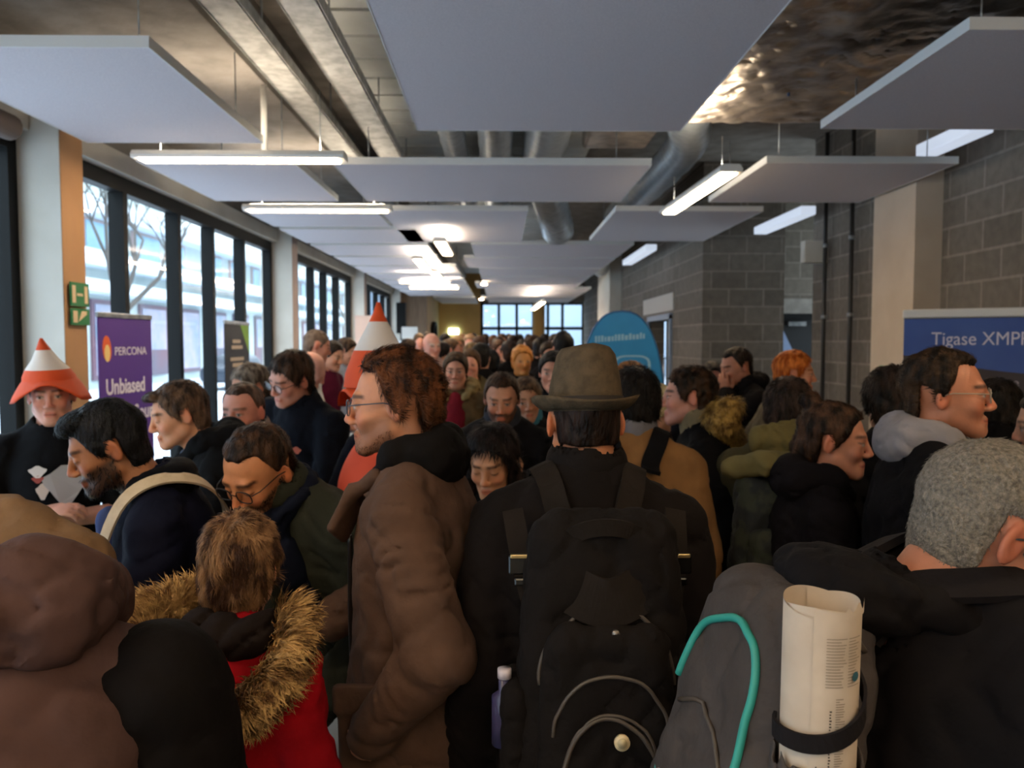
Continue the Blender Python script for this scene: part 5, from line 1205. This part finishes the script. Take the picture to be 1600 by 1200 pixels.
# woman in profile
D=person('woman in profile with tied-up brown hair and dark jacket, facing right',P(1306,689,2.5),1.0,(116,4,0),(98,2,0),skin='c98a70',fem=True,hr=.0048,br=.02,arms=('phone','desk'),brow='2a1a12',lips='a4453e',
    jacket=dict(col='1f1a1f',t=.036,neckr=.072,fold=.006,step=.009,hood=(1.05,.95,1.0),hoodfold=.006),
    hair=dict(dark='1a100b',light='523828',t=.010,n=7500,length=.026,width=.0012,zf=.082,nape=-.10,temple=.005,lift=.15,noise=.004,ext=[((-.01,-.085,.118),(.036,.034,.030)),((0,-.10,-.05),(.05,.035,.07))],flow=(0,-1,.35)))
# man with grey hood
D=person('smiling man in profile with receding dark hair and grey hood, facing right',P(1482,618,2.14),1.0,(119,-2,0),(108,2,0),skin='c07e60',hr=.0045,br=.02,arms=('phone','desk'),brow='2a1a12',stubble=('3a241a',.3),
    jacket=dict(col='17151a',t=.038,neckr=.072,fold=.010,step=.010,hood=(1.0,.95,.95),hoodfold=.007,hoodcol=cloth('hood_grey','8f8a90')),
    hair=dict(dark='140d09',light='44301f',t=.013,n=6500,length=.022,width=.0011,zf=.100,temple=.036,nape=-.10,lift=.3,noise=.005,flow=(0,-1,.15),curl=.5))
glasses_of(D,'9a9080')
D=person('person with dark bushy hair behind the grey hood, seen from behind',P(1390,630,2.85),.98,(4,4,0),(0,4,0),hr=.0075,br=.024,eyes=False,jacket=dict(col='141318',t=.036,fold=.009,step=.012),hair=dict(dark='0e0a08',light='30221a',t=.022,n=4500,length=.025,width=.0018,ears=False,nape=-.12,noise=.007))
D=person('person with black hair in front of the wide blue and grey banner, seen from behind',P(1556,645,3.0),.98,(24,10,0),(20,4,0),hr=.0075,br=.024,eyes=False,arms=('phone','down'),jacket=dict(col='121116',t=.040,fold=.009,step=.012,collar=True),hair=dict(dark='0a0807',light='241c18',t=.016,n=3500,length=.025,width=.0018,nape=-.10))
D=person('person in a black coat at the right edge behind the grey-haired man',P(1640,665,2.5),.98,(-60,10,0),(-50,4,0),hr=.009,br=.026,jacket=dict(col='1a181c',t=.040,step=.014,collar=True),hair=dict(dark='0e0a08',light='2a1e18',n=0))
# people of the stalls on the left
D=person('man with short receding hair in a light beige jacket beside the young man',P(378,644,3.2),.98,(190,4,0),(215,2,0),skin='cf9282',hr=.006,br=.024,brow='5a4434',stubble=('8a5c48',.25),
    jacket=dict(col='a8968a',t=.036,step=.013,neckr=.074,collar=(.06,0)),hair=dict(dark='32241c',light='6a5244',t=.006,n=1500,length=.012,width=.0013,zf=.092,temple=.03))
D=person('older man with grey hair and beard in a black jacket, looking down',P(390,606,4.4),1.05,(-135,18,0),(-125,6,0),skin='bd8468',hr=.0065,br=.024,stubble=('8a8078',.8),brow='6a6058',eyes=False,
    jacket=dict(col='141418',t=.036,step=.013,collar=(.04,0)),hair=dict(dark='4a3c32',light='8e8072',t=.012,n=2400,length=.022,width=.0015,zf=.085))
beard_of(D,'6a625c','b0a8a0',n=800,length=.018)
D=person('man with glasses in a navy polo shirt leaning over from the left stalls',P(453,592,3.7),1.03,(-140,22,-14),(-150,12,-8),skin='cf9480',hr=.006,br=.024,bulk=1.15,brow='2a1c14',eyes=False,arms=('desk','desk'),handfine=[0],
    jacket=dict(col='171b28',t=.022,name='polo_shirt',sleeve=.42,step=.012,fold=.008,collar=(.02,0)),hair=dict(dark='1c120c',light='4a3426',t=.012,n=2400,length=.025,width=.0015,zf=.078))
glasses_of(D,'15151a'); blob(D,-.09,-.10,.022,.016,'c06048','chest_logo',y=.140)
D=person('bald man with bare arms leaning over a stall in a pale vest',P(486,580,5.15),1.0,(75,30,0),(88,30,0),skin='d8a090',hr=.008,br=.026,brow=None,eyes=False,arms=('desk','desk'),jacket=dict(col='cfc4c0',t=.016,name='t_shirt',sleeve=.3,step=.015))
D=person('man with shaved hair in a white t-shirt by the second bank of windows',P(496,541,5.9),1.0,(70,16,0),(70,8,0),skin='c98c78',hr=.008,br=.026,brow='4a3628',arms=('desk','desk'),jacket=dict(col='dcdce0',t=.018,name='t_shirt',sleeve=.4,step=.015),hair=dict(dark='5a4a40',light='7a6a5e',t=.003,n=0))
D=person('dark-haired man in a maroon shirt beyond the white t-shirt',P(520,556,6.4),.98,(120,18,0),(110,6,0),hr=.010,br=.028,jacket=dict(col='5a1834',t=.022,step=.018),hair=dict(dark='120c0a',light='2c2018',n=0))
D=person('man with brown hair in a pale blue shirt by the far left stalls',P(542,549,7.2),.98,(100,18,0),(100,6,0),hr=.010,br=.028,jacket=dict(col='b8c4d8',t=.022,step=.018),hair=dict(dark='241812',light='4a3626',n=0))
# cone costume behind the brown jacket
D=person('person in an orange cone costume with a tall white and orange pointed hat',P(588,624,3.05),1.0,(-125,0,0),(-130,0,0),skin='cf9480',hr=.007,br=.024,bulk=1.1,eyes=False,arms=('desk','desk'),handfine=[1],
    jacket=dict(col='14182a',t=.026,name='t_shirt',sleeve=.5,step=.012,fold=.006),hair=dict(dark='2a1c14',light='4a3426',n=0))
cone_hat(D,1,0,[.05,.10,.19,.25,.30,.335,.375],[.12,.115,.085,.055,.032,.018,.006])
s=SDF(D['S']-.6,D['S']+.35,.013); S0=D['Bp']; s.ell(S0(0,.01,-.14),np.array([.185,.165,.23]),D['bR'],.03); s.cone(S0(0,.0,-.15),S0(0,0,-.50),.19,.235,.04); s.plane(S0(0,0,-.50),-D['bR'][:,2])
nb=D['N']; s.cone(nb-np.array([0,0,.05]),nb+np.array([0,0,.2]),.07,.10,.01,'s'); s.warp(.006,Rng(31),16); V,F=s.nets(1); link('orange_tabard',mesh('orange_tabard',V-D['base'],F),mat('tabard_orange','e2502a',rough=.7,col2='d04420',scale=5),D['ob'])
# middle distance
D=person('man in a maroon sweater and tan fur-hooded coat facing the viewer',P(712,580,5.35),1.0,(180,4,0),(180,0,0),skin='c8907a',hr=.007,br=.026,brow='3a281c',
    jacket=dict(col='5e4c34',t=.040,step=.014,fold=.009,vopen=0,hood=(1.3,1.1,1.1),hoodcol=cloth('fur_tan','a08a60')),hair=dict(dark='20150e',light='4a3624',t=.016,n=1500,length=.014,width=.0016,zf=.082))
s=SDF(D['S']-.45,D['S']+.2,.014); s.ell(D['Bp'](0,.075,-.20),np.array([.10,.095,.28]),D['bR'],.03); V,F=s.nets(1); link('sweater',mesh('sweater',V-D['base'],F),cloth('sweater_maroon','7a1a2a'),D['ob'])
D=person('man with black hair glancing sideways, half hidden left of the felt hat',P(864,582,4.7),1.0,(188,4,0),(180,0,0),skin='c8907a',hr=.007,br=.026,brow='1c120c',jacket=dict(col='131217',t=.040,step=.014,collar=True),hair=dict(dark='0a0808',light='1c1816',t=.014,n=0))
# ------------------------------------------------------------------ the crowd farther down the hall
FAR=[ # px,py,Y,yaw,coat,hair dark,light,skin,fem,label
(675,541,7.0,150,'d4b4ac','d8c8bc','e6dcd2','d8a090',0,'bald man in a pale pink top, left side of the far crowd'),
(691,553,7.9,60,'3a2a3a','120e10','2a2224','fair',1,'dark-haired person in a purple-grey top next to the pale pink top'),
(696,533,12.5,20,'1a1a1e','100c0a','241c18','fair',0,'small dark head against the yellow end wall'),
(715,541,9.2,170,'7a6a52','6a5238','a08460','warm',0,'fair-haired man in a sand coat above the maroon sweater'),
(734,537,10.5,185,'5a4a3c','8a6a50','a88868','pink',0,'person with a pink face beneath the glowing wall light'),
(749,541,9.8,10,'2a1e18','2a1810','4a3020','fair',0,'brown-haired head left of the rear doors, seen from behind'),
(737,555,7.9,0,'8a744a','5a4428','8a6c44','fair',1,'person with light brown hair in a mustard coat'),
(752,560,6.7,15,'131216','0c0a0a','1c1816','fair',0,'black-haired person in a black coat right of the mustard coat'),
(767,568,7.3,5,'17161a','0a0808','1a1614','fair',1,'person with long black hair seen from behind, above the bearded man'),
(781,548,8.8,150,'2a2426','3a2418','5a3c28','pink',0,'man with a pink face turned half right in front of the rear doors'),
(795,552,7.6,-20,'15141a','1c120e','3a281e','fair',0,'dark brown head in front of the left rear door, seen from behind'),
(785,534,12.5,175,'3a302c','3a2418','5a4030','fair',0,'small face below the middle bar of the rear doors'),
(771,535,13.0,0,'2c201a','3a2414','5a3a22','fair',0,'small brown head left of the rear doors'),
(803,537,11.5,30,'20202e','1c1210','3a2a20','fair',0,'small dark head in front of the right half of the rear doors'),
(830,543,8.3,-80,'8a7a68','2c1e16','4a3426','pale',1,'pale woman in profile beneath the ochre column'),
(846,546,8.0,20,'1c181a','120d0b','2a1f1a','fair',0,'dark-haired person right of the pale woman in profile'),
(816,564,6.1,170,'1c1a22','a86a30','d8924c','c88a50',0,'small orange-haired head in the middle of the crowd'),  # orange light on a bald head, painted as hair and skin colour
(879,545,6.0,-10,'0f0e12','080707','151313','fair',0,'person in black with a pointed black hood beside the felt hat'),
(735,570,6.2,185,'6a5c3c','3a281a','5a4028','pink',1,'small round face behind the maroon sweater man\'s shoulder'),
(758,532,15.0,0,'241c1a','24160e','3a2818','fair',0,'tiny brown head far back left of the rear doors'),
(740,530,16.5,0,'2c2a30','1a120e','2a201a','fair',0,'tiny dark head far back by the yellow end wall'),
(722,531,15.5,180,'6c645c','6a4e34','8a6a4a','pink',0,'tiny pale face far back by the yellow end wall'),
(812,532,16.0,0,'1c2236','14100e','2a221c','fair',0,'tiny dark head far back before the right rear door'),
(795,530,18.0,180,'3c3836','3a2a20','5a4434','fair',0,'tiny face farthest back in the middle of the rear doors'),
(826,531,17.0,0,'2a2420','1a120e','3a2a20','fair',0,'tiny head far back beside the ochre column'),
(850,533,13.5,-30,'28262c','1c1410','34261c','fair',0,'small head far back right of the ochre column'),
(866,536,11.0,-60,'3a342e','241a14','44342a','fair',0,'small head far back by the small white column'),
(778,541,10.7,-40,'1e1a1c','1a110d','2e211a','fair',0,'brown head half hidden in front of the left rear door'),
(818,546,9.5,0,'2a2c4a','120e0c','2a201a','fair',0,'person in an indigo coat in front of the right rear door'),
(706,547,8.8,90,'4a4036','3a2a1e','5e4632','pink',0,'man in profile in a brown coat left of the sand coat'),
(655,534,11.8,160,'5c5450','4a3626','6c523a','pink',0,'small face at the left end of the far crowd'),
(640,546,9.3,60,'383438','20160f','3a2a1e','pink',0,'person near the arched black pipe, left end of the crowd'),
(668,530,14.0,0,'444048','2a1e16','44342a','fair',0,'tiny head in front of the tan side wall'),
(858,556,6.9,170,'2c2a2e','20160f','3a2a1e','pink',0,'face between the black-haired man and the pale woman'),
]
for (px,py,Y,yaw,coat,hd,hl,sk,fem,lab) in FAR:
    r_=.010+Y*.0009
    bald='bald' in lab
    D=person(lab,P(px,py,Y),.96+.02*((px*7)%3),(yaw,4,0),(yaw,0,0),skin=sk,fem=bool(fem),hr=r_,br=.034,detail=False,arms=('pocket','phone') if yaw>100 else ('down','down'),brow=hd if yaw>100 else None,eyes=yaw>100,group='people in the far crowd',
        jacket=dict(col=coat,t=.036,step=.022,fold=.006,sleevefold=False,collar=None),hair=None if bald else dict(dark=hd,light=hl,t=.014,n=0,step=.009,noise=.005,ears=not fem,nape=-.12 if fem else -.085,
        ext=[((0,-.02,.10),(.05,.06,.045)),((0,-.06,-.10),(.13,.10,.09))] if 'pointed' in lab else ()))
# grey carrier straps hanging at the right edge
c=P(1575,985,1.42); o=empty('hanging_bag',c); tag(o,'grey bag with pale straps hanging in front of the grey-haired man','bag')
s=SDF(c-.25,c+.25,.010); s.box(c+np.array([.03,.05,-.12]),(.10,.04,.13),I3,rad=.03); s.warp(.006,Rng(3),20,crease=True); V,F=s.nets(1); link('bag_body',mesh('bag_body',V-c,F),cloth('bag_slate','4a4648'),o)
for pts in (((-.055,0,.10),(-.02,0,.0),(.0,0,-.09),(.02,0,-.12)),((.035,0,.16),(.045,0,.05),(.02,0,-.04),(.0,0,-.12))): ribbon([np.array(p) for p in pts],.024,.004,(0,-1,0)).build('strap',mat('strap_pale','8a807a',rough=.7),o)
